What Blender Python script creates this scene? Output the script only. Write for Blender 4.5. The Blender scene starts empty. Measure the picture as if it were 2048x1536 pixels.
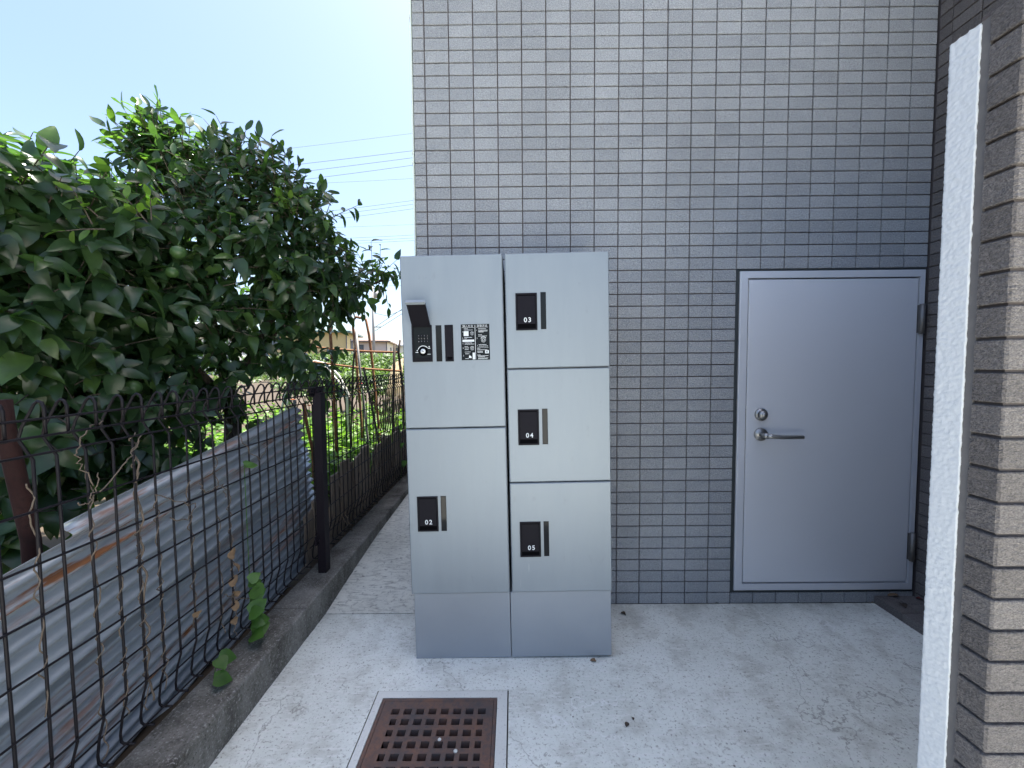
import bpy, math, random
import numpy as np
from mathutils import Vector, Matrix
random.seed(7); rng = np.random.default_rng(7)
S = bpy.context.scene
COL = S.collection
R_ = math.radians

# ------------------------------------------------------------------ camera
F_PX = 775.0
CAM = Vector((0.3576, -1.6582, 1.0560))
CR = Vector((0.99995644, 0.00439709, -0.00823345))      # right
CD = Vector((-0.00800635, -0.04938266, -0.99874784))    # down
CF = Vector((-0.00479817, 0.99877025, -0.04934531))     # forward
cam = bpy.data.cameras.new('camera'); camo = bpy.data.objects.new('camera', cam); COL.objects.link(camo)
cam.sensor_width = 36.0; cam.lens = 36.0 * F_PX / 2048.0; cam.clip_start = 0.02; cam.clip_end = 2000
m = Matrix.Identity(4)
for i in range(3):
    m[i][0] = CR[i]; m[i][1] = -CD[i]; m[i][2] = -CF[i]; m[i][3] = CAM[i]
camo.matrix_world = m
S.camera = camo

# ------------------------------------------------------------------ sky, sun, exposure
SUN_EL, SUN_AZ = R_(73), R_(45)          # azimuth measured from +Y towards +X
world = bpy.data.worlds.new('World'); S.world = world; world.use_nodes = True
wn = world.node_tree.nodes; wl = world.node_tree.links
sky = wn.new('ShaderNodeTexSky'); sky.sky_type = 'NISHITA'; sky.sun_disc = False
sky.sun_elevation = SUN_EL; sky.sun_rotation = SUN_AZ
sky.altitude = 20; sky.air_density = 1.0; sky.dust_density = 2.6; sky.ozone_density = 1.5
wl.new(sky.outputs[0], wn['Background'].inputs[0]); wn['Background'].inputs[1].default_value = 0.09
sl = bpy.data.lights.new('sun', 'SUN'); sl.energy = 5.0; sl.angle = R_(0.53); sl.color = (1.0, 0.95, 0.87)
so = bpy.data.objects.new('sun', sl); COL.objects.link(so)
sd = Vector((math.sin(SUN_AZ) * math.cos(SUN_EL), math.cos(SUN_AZ) * math.cos(SUN_EL), math.sin(SUN_EL)))
so.rotation_euler = sd.to_track_quat('Z', 'Y').to_euler(); so.location = (0, 0, 30)
S.view_settings.view_transform = 'Standard'; S.view_settings.look = 'None'; S.view_settings.gamma = 1.0
S.view_settings.use_curve_mapping = False; S.view_settings.exposure = 1.97
S.render.engine = 'CYCLES'
S.cycles.max_bounces = 6; S.cycles.diffuse_bounces = 4; S.cycles.glossy_bounces = 3; S.cycles.caustics_reflective = False; S.cycles.caustics_refractive = False; S.cycles.transparent_max_bounces = 8

# ------------------------------------------------------------------ helpers
def at(x, y, Y):
    """point of the plane Y = const that was measured at a position of the photograph"""
    d = CR * ((x - 1024) / F_PX) + CD * ((y - 768) / F_PX) + CF
    return CAM + d * ((Y - CAM.y) / d.y)
def atx(x, y, X):
    d = CR * ((x - 1024) / F_PX) + CD * ((y - 768) / F_PX) + CF
    return CAM + d * ((X - CAM.x) / d.x)
def atz(x, y, Z):
    d = CR * ((x - 1024) / F_PX) + CD * ((y - 768) / F_PX) + CF
    return CAM + d * ((Z - CAM.z) / d.z)

class MB:
    def __init__(s): s.v = []; s.f = []; s.sm = []
    def add(s, vs, fs, smooth=False):
        o = len(s.v); s.v += [tuple(p) for p in vs]
        for f in fs: s.f.append(tuple(i + o for i in f)); s.sm.append(smooth)
        return s
    def box(s, x0, x1, y0, y1, z0, z1, M=None):
        vs = [Vector(p) for p in ((x0,y0,z0),(x1,y0,z0),(x1,y1,z0),(x0,y1,z0),(x0,y0,z1),(x1,y0,z1),(x1,y1,z1),(x0,y1,z1))]
        if M is not None: vs = [M @ p for p in vs]
        return s.add(vs, [(0,3,2,1),(4,5,6,7),(0,1,5,4),(1,2,6,5),(2,3,7,6),(3,0,4,7)])
    def slab(s, x0, x1, z0, z1, yf, yb, b=.002):
        """panel facing -Y with bevelled front edge"""
        vs = [(x0,yb,z0),(x1,yb,z0),(x1,yb,z1),(x0,yb,z1),
              (x0,yf+b,z0),(x1,yf+b,z0),(x1,yf+b,z1),(x0,yf+b,z1),
              (x0+b,yf,z0+b),(x1-b,yf,z0+b),(x1-b,yf,z1-b),(x0+b,yf,z1-b)]
        fs = [(3,2,1,0),(8,9,10,11)]
        for a in range(4):
            n = (a+1) % 4
            fs += [(a,n,4+n,4+a),(4+a,4+n,8+n,8+a)]
        return s.add(vs, fs)
    def tube(s, pts, r, n=6, closed=False, cap=True):
        pts = [Vector(p) for p in pts]; k = len(pts)
        rr = r if isinstance(r, (list, tuple)) else [r] * k
        up = None; vs = []
        for i, p in enumerate(pts):
            t = (pts[min(i+1, k-1)] - pts[max(i-1, 0)])
            if t.length < 1e-9: t = Vector((0,0,1))
            t.normalize()
            if up is None:
                up = t.orthogonal().normalized()
            up = (up - t * up.dot(t))
            up = up.normalized() if up.length > 1e-6 else t.orthogonal().normalized()
            b = t.cross(up)
            for j in range(n):
                a = 2 * math.pi * j / n
                vs.append(p + (up * math.cos(a) + b * math.sin(a)) * rr[i])
        fs = [(i*n+j, i*n+(j+1) % n, (i+1)*n+(j+1) % n, (i+1)*n+j) for i in range(k-1) for j in range(n)]
        if cap: fs += [tuple(range(n-1, -1, -1)), tuple((k-1)*n+j for j in range(n))]
        return s.add(vs, fs, True)
    def cyl(s, c, axis, r, h, n=20, r2=None):
        c = Vector(c); a = Vector(axis).normalized()
        return s.tube([c, c + a * h], [r, r if r2 is None else r2], n)
    def mesh(s, name):
        me = bpy.data.meshes.new(name); me.from_pydata([tuple(p) for p in s.v], [], s.f); me.update()
        me.polygons.foreach_set('use_smooth', s.sm); return me
    def build(s, name, mat, parent=None):
        return obj(name, s.mesh(name), mat, parent)
def obj(name, me, mat, parent=None, M=None):
    if mat is not None and not me.materials: me.materials.append(mat)
    o = bpy.data.objects.new(name, me); COL.objects.link(o)
    if parent is not None: o.parent = parent
    if M is not None: o.matrix_local = M
    return o
def empty(name, loc=(0,0,0)):
    o = bpy.data.objects.new(name, None); COL.objects.link(o); o.location = loc; o.empty_display_size = .1; return o
def tag(o, label=None, cat=None, group=None, kind=None):
    if label: o['label'] = label
    if cat: o['category'] = cat
    if group: o['group'] = group
    if kind: o['kind'] = kind
    return o

# ------------------------------------------------------------------ materials
class NT:
    def __init__(s, name):
        s.m = bpy.data.materials.new(name); s.m.use_nodes = True
        s.t = s.m.node_tree; s.b = s.t.nodes['Principled BSDF']; s.out = s.t.nodes['Material Output']
        s.tc = s.t.nodes.new('ShaderNodeTexCoord')
    def n(s, kind, **kw):
        q = s.t.nodes.new(kind)
        for k, v in kw.items():
            if k in q.inputs: s.put(q.inputs[k], v)
            else: setattr(q, k, v)
        return q
    def put(s, inp, v):
        if hasattr(v, 'is_output') or isinstance(v, bpy.types.NodeSocket): s.t.links.new(v, inp)
        elif isinstance(v, (tuple, list)) and len(v) == 3 and inp.type == 'RGBA': inp.default_value = (*v, 1)
        else: inp.default_value = v
    def coord(s, scale=(1,1,1), rot=(0,0,0), src='Object'):
        mp = s.n('ShaderNodeMapping'); s.t.links.new(s.tc.outputs[src], mp.inputs[0])
        mp.inputs['Scale'].default_value = scale; mp.inputs['Rotation'].default_value = rot; return mp.outputs[0]
    def geo(s, scale=(1,1,1)):
        g = s.n('ShaderNodeNewGeometry'); mp = s.n('ShaderNodeMapping'); s.t.links.new(g.outputs['Position'], mp.inputs[0])
        mp.inputs['Scale'].default_value = scale; return mp.outputs[0]
    def noise(s, scale, detail=4, rough=.55, vec=None, dist=0.0):
        q = s.n('ShaderNodeTexNoise'); q.inputs['Scale'].default_value = scale; q.inputs['Detail'].default_value = detail
        q.inputs['Roughness'].default_value = rough; q.inputs['Distortion'].default_value = dist
        s.t.links.new(vec if vec is not None else s.geo(), q.inputs['Vector']); return q.outputs['Fac']
    def ramp(s, fac, stops, interp='LINEAR'):
        q = s.n('ShaderNodeValToRGB'); q.color_ramp.interpolation = interp
        e = q.color_ramp.elements
        while len(e) < len(stops): e.new(.5)
        for k, (p, c) in enumerate(stops):
            e[k].position = p; e[k].color = (*c, 1) if isinstance(c, (tuple, list)) else (c, c, c, 1)
        s.t.links.new(fac, q.inputs[0]); return q.outputs[0]
    def mix(s, fac, a, b, mode='MIX'):
        q = s.n('ShaderNodeMix', data_type='RGBA', blend_type=mode)
        s.put(q.inputs[0], fac); s.put(q.inputs[6], a); s.put(q.inputs[7], b); return q.outputs[2]
    def math(s, op, a, b=0.0, c=None):
        q = s.n('ShaderNodeMath', operation=op); s.put(q.inputs[0], a); s.put(q.inputs[1], b)
        if c is not None: s.put(q.inputs[2], c)
        return q.outputs[0]
    def bump(s, h, strength=.3, dist=.002, prev=None):
        q = s.n('ShaderNodeBump'); q.inputs['Strength'].default_value = strength; q.inputs['Distance'].default_value = dist
        s.put(q.inputs['Height'], h)
        if prev is not None: s.t.links.new(prev, q.inputs['Normal'])
        return q.outputs[0]
    def done(s, color=None, rough=None, metal=None, normal=None, spec=None):
        if color is not None: s.put(s.b.inputs['Base Color'], color)
        if rough is not None: s.put(s.b.inputs['Roughness'], rough)
        if metal is not None: s.put(s.b.inputs['Metallic'], metal)
        if spec is not None: s.b.inputs['Specular IOR Level'].default_value = spec
        if normal is not None: s.t.links.new(normal, s.b.inputs['Normal'])
        return s.m
def plain(name, c, rough=.5, metal=0.0, var=.15, scale=8, bump=0.0, bscale=200, spec=None):
    t = NT(name); n = t.noise(scale, 5)
    col = t.mix(n, tuple(k * (1 - var) for k in c), tuple(min(1, k * (1 + var)) for k in c))
    rr = t.math('MULTIPLY_ADD', n, .2, rough - .1)
    nm = t.bump(t.noise(bscale, 3), bump, .001) if bump else None
    return t.done(col, rr, metal, nm, spec)
M = {}
def tile_mat(name, a, b):
    t = NT(name)
    g = t.n('ShaderNodeNewGeometry'); isl = g.outputs['Random Per Island']
    oi = t.n('ShaderNodeObjectInfo').outputs['Random']
    rnd = t.math('FRACT', t.math('ADD', isl, oi))
    base = t.mix(rnd, a, b)
    fine = t.noise(330, 4, .65, t.geo((1, 1, 1.5)))
    med = t.noise(85, 3, .6, t.geo((1, 1, 1.6)))
    col = t.mix(1.0, base, t.ramp(fine, [(.32, .55), (.52, 1.0), (.70, 1.45)]), 'MULTIPLY')
    col = t.mix(1.0, col, t.ramp(t.noise(150, 3, .7, t.geo((1, 1, 1.8))), [(.32, .80), (.52, 1.0), (.70, 1.18)]), 'MULTIPLY')
    big = t.noise(1.6, 4, .55)
    col = t.mix(1.0, col, t.ramp(big, [(.3, .86), (.7, 1.08)]), 'MULTIPLY')
    h = t.math('ADD', t.math('MULTIPLY', med, 1.0), t.math('MULTIPLY', fine, .5))
    return t.done(col, .62, 0, t.bump(h, 1.0, .007), .35)
M['tile'] = tile_mat('sky_tinted_tile', (.340, .355, .378), (.410, .424, .446))  # taupe tile with the blue sky reflection put into its colour
M['tile_brown_shaded'] = tile_mat('brown_shaded_tile', (.150, .134, .127), (.200, .181, .173))  # same tile with deeper shade put into its colour; also used on the ledge
M['grout'] = plain('grout', (.098, .084, .084), .9, var=.2, scale=30)
M['caulk'] = plain('caulk', (.030, .036, .038), .6)
# locker steel: pale grey metallic paint with faint dirt runs
t = NT('locker_steel')
v = t.noise(6, 5, .6, t.coord((3, 3, .5))); w = t.noise(420, 2, .5)
col = t.mix(v, (.245, .28, .312), (.31, .345, .378))
spot = t.ramp(t.noise(30, 5, .65, t.coord((1, 1, .5))), [(.62, 0.0), (.74, 1.0)])
col = t.mix(t.math('MULTIPLY', spot, .22), col, (.17, .18, .18))
scr = t.math('MULTIPLY', t.ramp(t.noise(60, 2, .5, t.coord((1.4, 1, .12), (0, .5, 0))), [(.74, 0.0), (.77, 1.0)]), t.ramp(t.noise(4, 2), [(.5, 0.0), (.62, 1.0)]))
col = t.mix(t.math('MULTIPLY', scr, .35), col, (.60, .62, .64))
M['steel'] = t.done(col, t.math('MULTIPLY_ADD', v, .2, .38), .35, t.bump(w, .10, .0006))
t = NT('plinth_steel')
v = t.noise(3.5, 4, .6); w = t.noise(420, 2, .5)
M['plinth'] = t.done(t.mix(v, (.285, .31, .345), (.36, .385, .42)), t.math('MULTIPLY_ADD', v, .2, .38), .35, t.bump(w, .10, .0006))
M['case'] = plain('locker_case', (.09, .095, .10), .5, .2)
M['black'] = plain('black_plastic', (.011, .010, .014), .55, var=.15, scale=30, spec=.12)
M['black2'] = plain('black_recess', (.003, .003, .004), .7, spec=.03)
M['glass'] = plain('smoked_glass', (.014, .015, .016), .08, 0, .2, 14, spec=.22)
M['print'] = plain('white_print', (.72, .74, .75), .6, var=.03)
M['print_dim'] = plain('grey_print', (.30, .31, .32), .6, var=.03)
M['sticker'] = plain('black_sticker', (.010, .013, .015), .5, var=.1, spec=.15)
M['chrome'] = plain('stainless', (.40, .39, .375), .38, .9, .12, 60)
M['hinge'] = plain('hinge_steel', (.20, .19, .18), .5, .7, .2, 40)
# service door paint
t = NT('door_paint'); v = t.noise(2.2, 4); w = t.noise(260, 2, .5)
M['door'] = t.done(t.mix(v, (.63, .64, .68), (.70, .71, .75)), t.math('MULTIPLY_ADD', v, .15, .40), .15, t.bump(w, .15, .0008))
M['door_frame'] = plain('door_frame_paint', (.62, .63, .67), .42, .15, .06, 5)
# white stucco
t = NT('white_stucco'); v = t.noise(190, 3, .6)
M['stucco'] = t.done(t.mix(v, (.78, .80, .81), (.86, .87, .87)), .65, 0, t.bump(v, .3, .0015))
M['pale_trim'] = plain('pale_trim', (.62, .68, .60), .5, var=.05)
# concrete yard
t = NT('yard_concrete')
p = t.geo()
n1 = t.noise(1.7, 7, .62, p, .4); n2 = t.noise(9, 6, .65, p); n3 = t.noise(120, 3, .7, p)
streak = t.noise(22, 5, .6, t.geo((1, 5, 1)))
col = t.mix(t.ramp(n1, [(.34, 0.0), (.58, 1.0)]), (.65, .67, .605), (.79, .81, .745))
col = t.mix(t.ramp(n2, [(.36, .55), (.52, 0.0)]), col, (.47, .46, .40))
col = t.mix(t.ramp(streak, [(.52, 0.0), (.64, .6)]), col, (.82, .81, .77))
n4 = t.noise(48, 5, .7, t.geo((1, 1.6, 1)))
col = t.mix(t.ramp(n4, [(.33, .8), (.42, 0.0)]), col, (.36, .35, .30))
col = t.mix(t.ramp(n3, [(.32, .85), (.43, 0.0)]), col, (.24, .225, .19))
vo = t.n('ShaderNodeTexVoronoi', feature='DISTANCE_TO_EDGE'); vo.inputs['Scale'].default_value = 3.1
wob = t.n('ShaderNodeTexNoise'); wob.inputs['Scale'].default_value = 7; wob.inputs['Detail'].default_value = 6
t.t.links.new(p, wob.inputs['Vector'])
wv = t.n('ShaderNodeVectorMath', operation='MULTIPLY_ADD'); t.t.links.new(wob.outputs['Color'], wv.inputs[0]); wv.inputs[1].default_value = (.35, .35, .35); t.t.links.new(p, wv.inputs[2])
t.t.links.new(wv.outputs[0], vo.inputs['Vector'])
ck = t.math('MULTIPLY', t.ramp(vo.outputs['Distance'], [(.0, 1.0), (.012, 0.0)]), t.ramp(t.noise(2.3, 3, .5, t.geo((1, 1, 1))), [(.47, 0.0), (.56, 1.0)]))
col = t.mix(t.math('MULTIPLY', ck, .75), col, (.86, .86, .83))
vo2 = t.n('ShaderNodeTexVoronoi', feature='DISTANCE_TO_EDGE'); vo2.inputs['Scale'].default_value = 1.15; t.t.links.new(wv.outputs[0], vo2.inputs['Vector'])
ck2 = t.math('MULTIPLY', t.ramp(vo2.outputs['Distance'], [(.0, 1.0), (.004, 0.0)]), t.ramp(t.noise(3.1, 2), [(.44, 0.0), (.52, 1.0)]))
col = t.mix(t.math('MULTIPLY', ck2, .7), col, (.25, .24, .21))
sp = t.n('ShaderNodeTexVoronoi'); sp.inputs['Scale'].default_value = 26; t.t.links.new(p, sp.inputs['Vector'])
speck = t.math('MULTIPLY', t.ramp(sp.outputs['Distance'], [(.06, 1.0), (.10, 0.0)]), t.ramp(t.noise(14, 2), [(.56, 0.0), (.60, 1.0)]))
col = t.mix(t.math('MULTIPLY', speck, .8), col, (.06, .05, .045))
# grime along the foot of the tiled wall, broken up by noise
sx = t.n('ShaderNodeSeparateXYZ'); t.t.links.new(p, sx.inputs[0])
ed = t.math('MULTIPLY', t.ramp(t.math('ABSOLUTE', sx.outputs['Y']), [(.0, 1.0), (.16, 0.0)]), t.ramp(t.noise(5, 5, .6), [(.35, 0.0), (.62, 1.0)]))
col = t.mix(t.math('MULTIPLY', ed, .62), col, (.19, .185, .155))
hb = t.math('ADD', t.math('MULTIPLY', n2, .5), t.math('MULTIPLY', n3, .35))
M['concrete'] = t.done(col, .85, 0, t.bump(hb, .5, .006), .3)
t = NT('passage_concrete')
p = t.geo(); st = t.noise(16, 6, .65, t.geo((1.2, 6, 1))); n2 = t.noise(60, 5, .7, p); n1 = t.noise(3, 5, .6, p)
col = t.mix(t.ramp(n1, [(.3, 0.0), (.7, 1.0)]), (.58, .575, .51), (.79, .785, .71))
col = t.mix(t.ramp(st, [(.36, .6), (.50, 0.0)]), col, (.27, .265, .24))
col = t.mix(t.ramp(n2, [(.34, .7), (.44, 0.0)]), col, (.20, .20, .18))
M['passage'] = t.done(col, .88, 0, t.bump(t.math('ADD', st, n2), .6, .006), .3)
t = NT('apron_concrete'); n1 = t.noise(7, 6, .6); n2 = t.noise(130, 3, .6)
col = t.mix(n1, (.62, .62, .57), (.77, .77, .72)); col = t.mix(t.ramp(n2, [(.3, .5), (.4, 0.0)]), col, (.30, .29, .27))
M['apron'] = t.done(col, .85, 0, t.bump(n2, .4, .003), .3)
# kerb
t = NT('kerb_concrete'); n1 = t.noise(9, 7, .68, t.geo((1, 1, .45))); n2 = t.noise(150, 3, .7)
col = t.mix(t.ramp(n1, [(.32, 0.0), (.68, 1.0)]), (.065, .060, .050), (.27, .26, .235))
col = t.mix(t.ramp(n2, [(.56, 0.0), (.68, .75)]), col, (.42, .41, .39)); col = t.mix(t.ramp(n2, [(.32, .8), (.42, 0.0)]), col, (.04, .036, .03))
M['kerb'] = t.done(col, .93, 0, t.bump(t.math('ADD', n1, n2), .7, .006), .2)
# rust iron
def rust_mat(name, a, b, c, scale=18):
    t = NT(name); n1 = t.noise(scale, 6, .65); n2 = t.noise(scale * 9, 3, .65)
    col = t.mix(t.ramp(n1, [(.35, 0.0), (.65, 1.0)]), a, b); col = t.mix(t.ramp(n2, [(.45, 0.0), (.7, .7)]), col, c)
    return t.done(col, .85, .1, t.bump(t.math('ADD', n1, n2), .6, .002), .3)
M['grate'] = rust_mat('rusty_cast_iron', (.105, .085, .080), (.21, .115, .08), (.085, .078, .082), 9)
M['rust'] = rust_mat('rusty_pipe', (.20, .085, .04), (.36, .19, .10), (.10, .05, .03), 14)
M['red_iron'] = rust_mat('red_primer', (.022, .007, .006), (.034, .013, .011), (.015, .007, .006), 9)
M['pit'] = plain('drain_pit', (.035, .030, .026), .9)
M['fence'] = plain('fence_paint', (.009, .0075, .010), .5, 0, .35, 40, spec=.22)
M['post'] = plain('post_paint', (.012, .009, .013), .5, 0, .2, 12, spec=.2)
# galvanised corrugated iron: rust follows a few of the ridges
t = NT('corrugated_iron')
oc = t.coord(); sx = t.n('ShaderNodeSeparateXYZ'); t.t.links.new(oc, sx.inputs[0])
n1 = t.noise(5, 5, .6, oc); n2 = t.noise(55, 4, .6, t.coord((.25, 1, 1)))
col = t.mix(n1, (.30, .34, .38), (.40, .44, .485)); col = t.mix(t.ramp(n2, [(.36, .18), (.56, 0.0)]), col, (.17, .18, .19))
lon = t.noise(3.2, 5, .6, t.coord((1.0, 9, 9)))
band = t.ramp(sx.outputs['Z'], [(.17, 0.0), (.22, 1.0), (.275, 1.0), (.295, .05), (.315, .8), (.335, .45)])
rm = t.math('MULTIPLY', t.ramp(t.math('ADD', lon, t.math('MULTIPLY', n2, .35)), [(.69, 0.0), (.80, 1.0)]), band)
col = t.mix(rm, col, t.mix(n2, (.12, .045, .02), (.28, .115, .045)))
M['corrugated'] = t.done(col, t.math('MULTIPLY_ADD', rm, .45, .40), t.math('MULTIPLY_ADD', rm, -.4, .45), t.bump(n2, .3, .001))
# timber
def wood_mat(name, a, b):
    t = NT(name); n1 = t.noise(9, 6, .65, t.coord((4, 4, .35))); n2 = t.noise(40, 4, .6, t.coord((3, 3, .25)))
    oi = t.n('ShaderNodeObjectInfo').outputs['Random']
    col = t.mix(n1, a, b); col = t.mix(1.0, col, t.ramp(oi, [(0, .7), (1, 1.25)]), 'MULTIPLY')
    col = t.mix(t.ramp(n2, [(.36, .7), (.5, 0.0)]), col, tuple(k * .45 for k in a))
    return t.done(col, .9, 0, t.bump(n2, .5, .002), .2)
M['board'] = wood_mat('weathered_board', (.20, .155, .12), (.40, .33, .27))
M['bamboo'] = wood_mat('dry_bamboo', (.30, .24, .15), (.48, .41, .29))
M['bark'] = wood_mat('bark', (.060, .050, .040), (.14, .115, .09))
M['soil'] = plain('garden_soil', (.060, .044, .028), .95, 0, .4, 6, .6, 60)
M['ground'] = plain('field_ground', (.17, .17, .10), .95, 0, .4, .4)
M['road'] = plain('road_asphalt', (.22, .22, .22), .9, 0, .15, 3)
def leaf_mat(name, a, b, tr, rough=.32, mixf=.35, hl=None):
    t = NT(name)
    g = t.n('ShaderNodeNewGeometry'); oi = t.n('ShaderNodeObjectInfo').outputs['Random']
    rnd = t.math('FRACT', t.math('ADD', g.outputs['Random Per Island'], oi))
    n = t.noise(26, 3)
    col = t.mix(rnd, a, b)
    if hl: col = t.mix(t.ramp(rnd, [(.86, 0.0), (.95, 1.0)]), col, hl)
    col = t.mix(1.0, col, t.ramp(n, [(.3, .8), (.7, 1.2)]), 'MULTIPLY')
    t.put(t.b.inputs['Base Color'], col); t.b.inputs['Roughness'].default_value = rough; t.b.inputs['Specular IOR Level'].default_value = .5
    tl = t.n('ShaderNodeBsdfTranslucent'); t.put(tl.inputs[0], t.mix(1.0, col, tr, 'MULTIPLY'))
    mx = t.n('ShaderNodeMixShader'); mx.inputs[0].default_value = mixf
    t.t.links.new(t.b.outputs[0], mx.inputs[1]); t.t.links.new(tl.outputs[0], mx.inputs[2]); t.t.links.new(mx.outputs[0], t.out.inputs[0])
    return t.m
M['leaf'] = leaf_mat('tree_leaf', (.022, .050, .020), (.042, .082, .030), (3.2, 3.8, 1.2), .30, .28, (.070, .125, .032))
M['leaf_young'] = leaf_mat('young_leaf', (.10, .19, .035), (.15, .25, .05), (2.0, 2.2, 1.0), .35, .45)
M['shrub'] = leaf_mat('shrub_leaf', (.055, .10, .030), (.10, .16, .05), (2.0, 2.2, 1.0), .45, .3)
M['veg'] = leaf_mat('vegetable_leaf', (.07, .15, .025), (.13, .23, .045), (2.0, 2.2, 1.0), .45, .4)
M['ivy'] = leaf_mat('ivy_leaf', (.055, .13, .025), (.09, .19, .04), (2.0, 2.2, 1.0), .4, .4)
M['fruit'] = plain('green_citrus', (.045, .095, .025), .42, 0, .2, 40, .5, 260)
M['dead'] = plain('dead_leaf', (.20, .13, .075), .85, 0, .4, 60)
M['dead_dark'] = plain('dark_leaf', (.055, .04, .03), .85, 0, .4, 60)
M['dead_red'] = plain('red_leaf', (.12, .025, .022), .8, 0, .4, 60)
M['vine'] = plain('dry_vine', (.13, .10, .075), .9, 0, .4, 50)
M['orange'] = plain('orange_petal', (.75, .22, .02), .6, 0, .3, 90)
M['redfl'] = plain('red_petal', (.65, .06, .04), .6, 0, .3, 90)
M['pvc'] = plain('white_pvc', (.55, .54, .50), .5, 0, .2, 10)
M['greypole'] = plain('grey_pipe', (.30, .29, .28), .6, .2, .25, 20)
M['utility'] = plain('concrete_pole', (.36, .35, .34), .8)
M['cable'] = plain('cable', (.07, .075, .085), .7)
M['blue_tarp'] = plain('blue_sheet', (.18, .28, .42), .6)
# ------------------------------------------------------------------ ground, yard, passage
def sheet(name, rects, z, mat, kind='structure', parent=None):
    b = MB()
    for (x0, x1, y0, y1) in rects: b.add([(x0,y0,z),(x1,y0,z),(x1,y1,z),(x0,y1,z)], [(0,1,2,3)])
    o = b.build(name, mat, parent)
    if kind: o['kind'] = kind
    return o
sheet('ground', [(-900, 900, -900, 900)], -.35, M['ground'])
GX0, GX1, GY0, GY1 = -.054, .286, -.940, -.492          # drain grate
AX0, AX1, AY0, AY1 = -.088, .329, -.980, -.455          # concrete apron round it
b = MB()
def strip(b, x0, x1, y0, y1, z, nx=1, ny=1):
    for i in range(nx):
        for j in range(ny):
            xa = x0 + (x1-x0)*i/nx; xb = x0 + (x1-x0)*(i+1)/nx; ya = y0 + (y1-y0)*j/ny; yb = y0 + (y1-y0)*(j+1)/ny
            b.add([(xa,ya,z),(xb,ya,z),(xb,yb,z),(xa,yb,z)], [(0,1,2,3)])
strip(b, -.47, AX0-.004, -14, -.06, 0); strip(b, AX1+.004, 9, -14, .0, 0)
strip(b, AX0-.004, AX1+.004, -14, AY0-.004, 0); strip(b, AX0-.004, AX1+.004, AY1+.004, -.06, 0); strip(b, -.05, AX1+.004, -.06, 0, 0)
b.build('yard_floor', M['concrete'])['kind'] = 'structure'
b = MB()                                                 # passage slab rises beside the building
ys = [-.055, .1, .3, .6, 1.2, 9]; zs = [.000, .018, .038, .062, .08, .10]
for k in range(5): b.add([(-.47,ys[k],zs[k]),(-.05,ys[k],zs[k]),(-.05,ys[k+1],zs[k+1]),(-.47,ys[k+1],zs[k+1])], [(0,1,2,3)])
b.add([(-.47,-.055,-.1),(-.05,-.055,-.1),(-.05,-.055,0),(-.47,-.055,0)], [(0,1,2,3)])
b.build('passage_slab', M['passage'])['kind'] = 'structure'
sheet('soil', [(-40, -.575, -14, 60)], .03, M['soil'])
sheet('road', [(-40, 40, -40, -14)], -.02, M['road'])

# ------------------------------------------------------------------ drain
dr = tag(empty('drain_grate', (GX0, GY1, 0)), 'rusty cast iron drain grate set in the concrete floor before the locker', 'drain')
def rel(o, root): o.matrix_parent_inverse = root.matrix_world.inverted(); return o
def build_at(b, name, mat, root):
    o = b.build(name, mat, root); o.location = -Vector(root.location); return o
b = MB(); z0, z1 = -.03, .002
ncol = 8; px_ = .0377; hx = .0240; fx = GX0 + .030
nrow = 12; py_ = .0346; hy = .0200; fy = GY1 - .026
xe = [GX0]; ye = [GY1]
for k in range(ncol): xe += [fx + k*px_, fx + k*px_ + hx]
for k in range(nrow): ye += [fy - k*py_, fy - k*py_ - hy]
xe.append(GX1); ye.append(GY0)
for i in range(len(xe)-1):
    for j in range(len(ye)-1):
        x0, x1, ya, yb = xe[i], xe[i+1], ye[j+1], ye[j]
        hole = (i % 2 == 1 and j % 2 == 1)
        if hole:
            nar = j > 1
            if nar and i == 1: b.box(x0, x0+.006, ya, yb, z0, z1); x0 += .006
            if nar and i == 15: b.box(x1-.006, x1, ya, yb, z0, z1); x1 -= .006
            for q in (((x0,ya,z0),(x0,yb,z0),(x0,yb,z1),(x0,ya,z1)), ((x1,yb,z0),(x1,ya,z0),(x1,ya,z1),(x1,yb,z1)),
                      ((x0,yb,z0),(x1,yb,z0),(x1,yb,z1),(x0,yb,z1)), ((x1,ya,z0),(x0,ya,z0),(x0,ya,z1),(x1,ya,z1))):
                b.add(q, [(0,1,2,3)])
        else:
            b.add([(x0,ya,z1),(x1,ya,z1),(x1,yb,z1),(x0,yb,z1)], [(0,1,2,3)])
build_at(b, 'grate', M['grate'], dr)
b = MB(); e = .010                                        # angle-iron rim, slightly eaten away
for (x0, x1, y0, y1) in ((GX0-e,GX1+e,GY1,GY1+e),(GX0-e,GX1+e,GY0-e,GY0),(GX0-e,GX0-.001,GY0,GY1),(GX1+.001,GX1+e,GY0,GY1)):
    b.box(x0, x1, y0, y1, -.05, .003)
build_at(b, 'rim', M['grate'], dr)
b = MB()
b = MB(); e = .012; zt = .003
for (x0, x1, y0, y1) in ((AX0,AX1,GY1+e,AY1),(AX0,AX1,AY0,GY0-e),(AX0,GX0-e,GY0-e,GY1+e),(GX1+e,AX1,GY0-e,GY1+e)):
    b.box(x0, x1, y0, y1, -.12, zt)
build_at(b, 'concrete_surround', M['apron'], dr)
b = MB(); b.add([(GX0-.01,GY0-.01,-.32),(GX1+.01,GY0-.01,-.32),(GX1+.01,GY1+.01,-.32),(GX0-.01,GY1+.01,-.32)], [(0,1,2,3)])
c = [(GX0-.009,GY0-.009),(GX1+.009,GY0-.009),(GX1+.009,GY1+.009),(GX0-.009,GY1+.009)]
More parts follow.
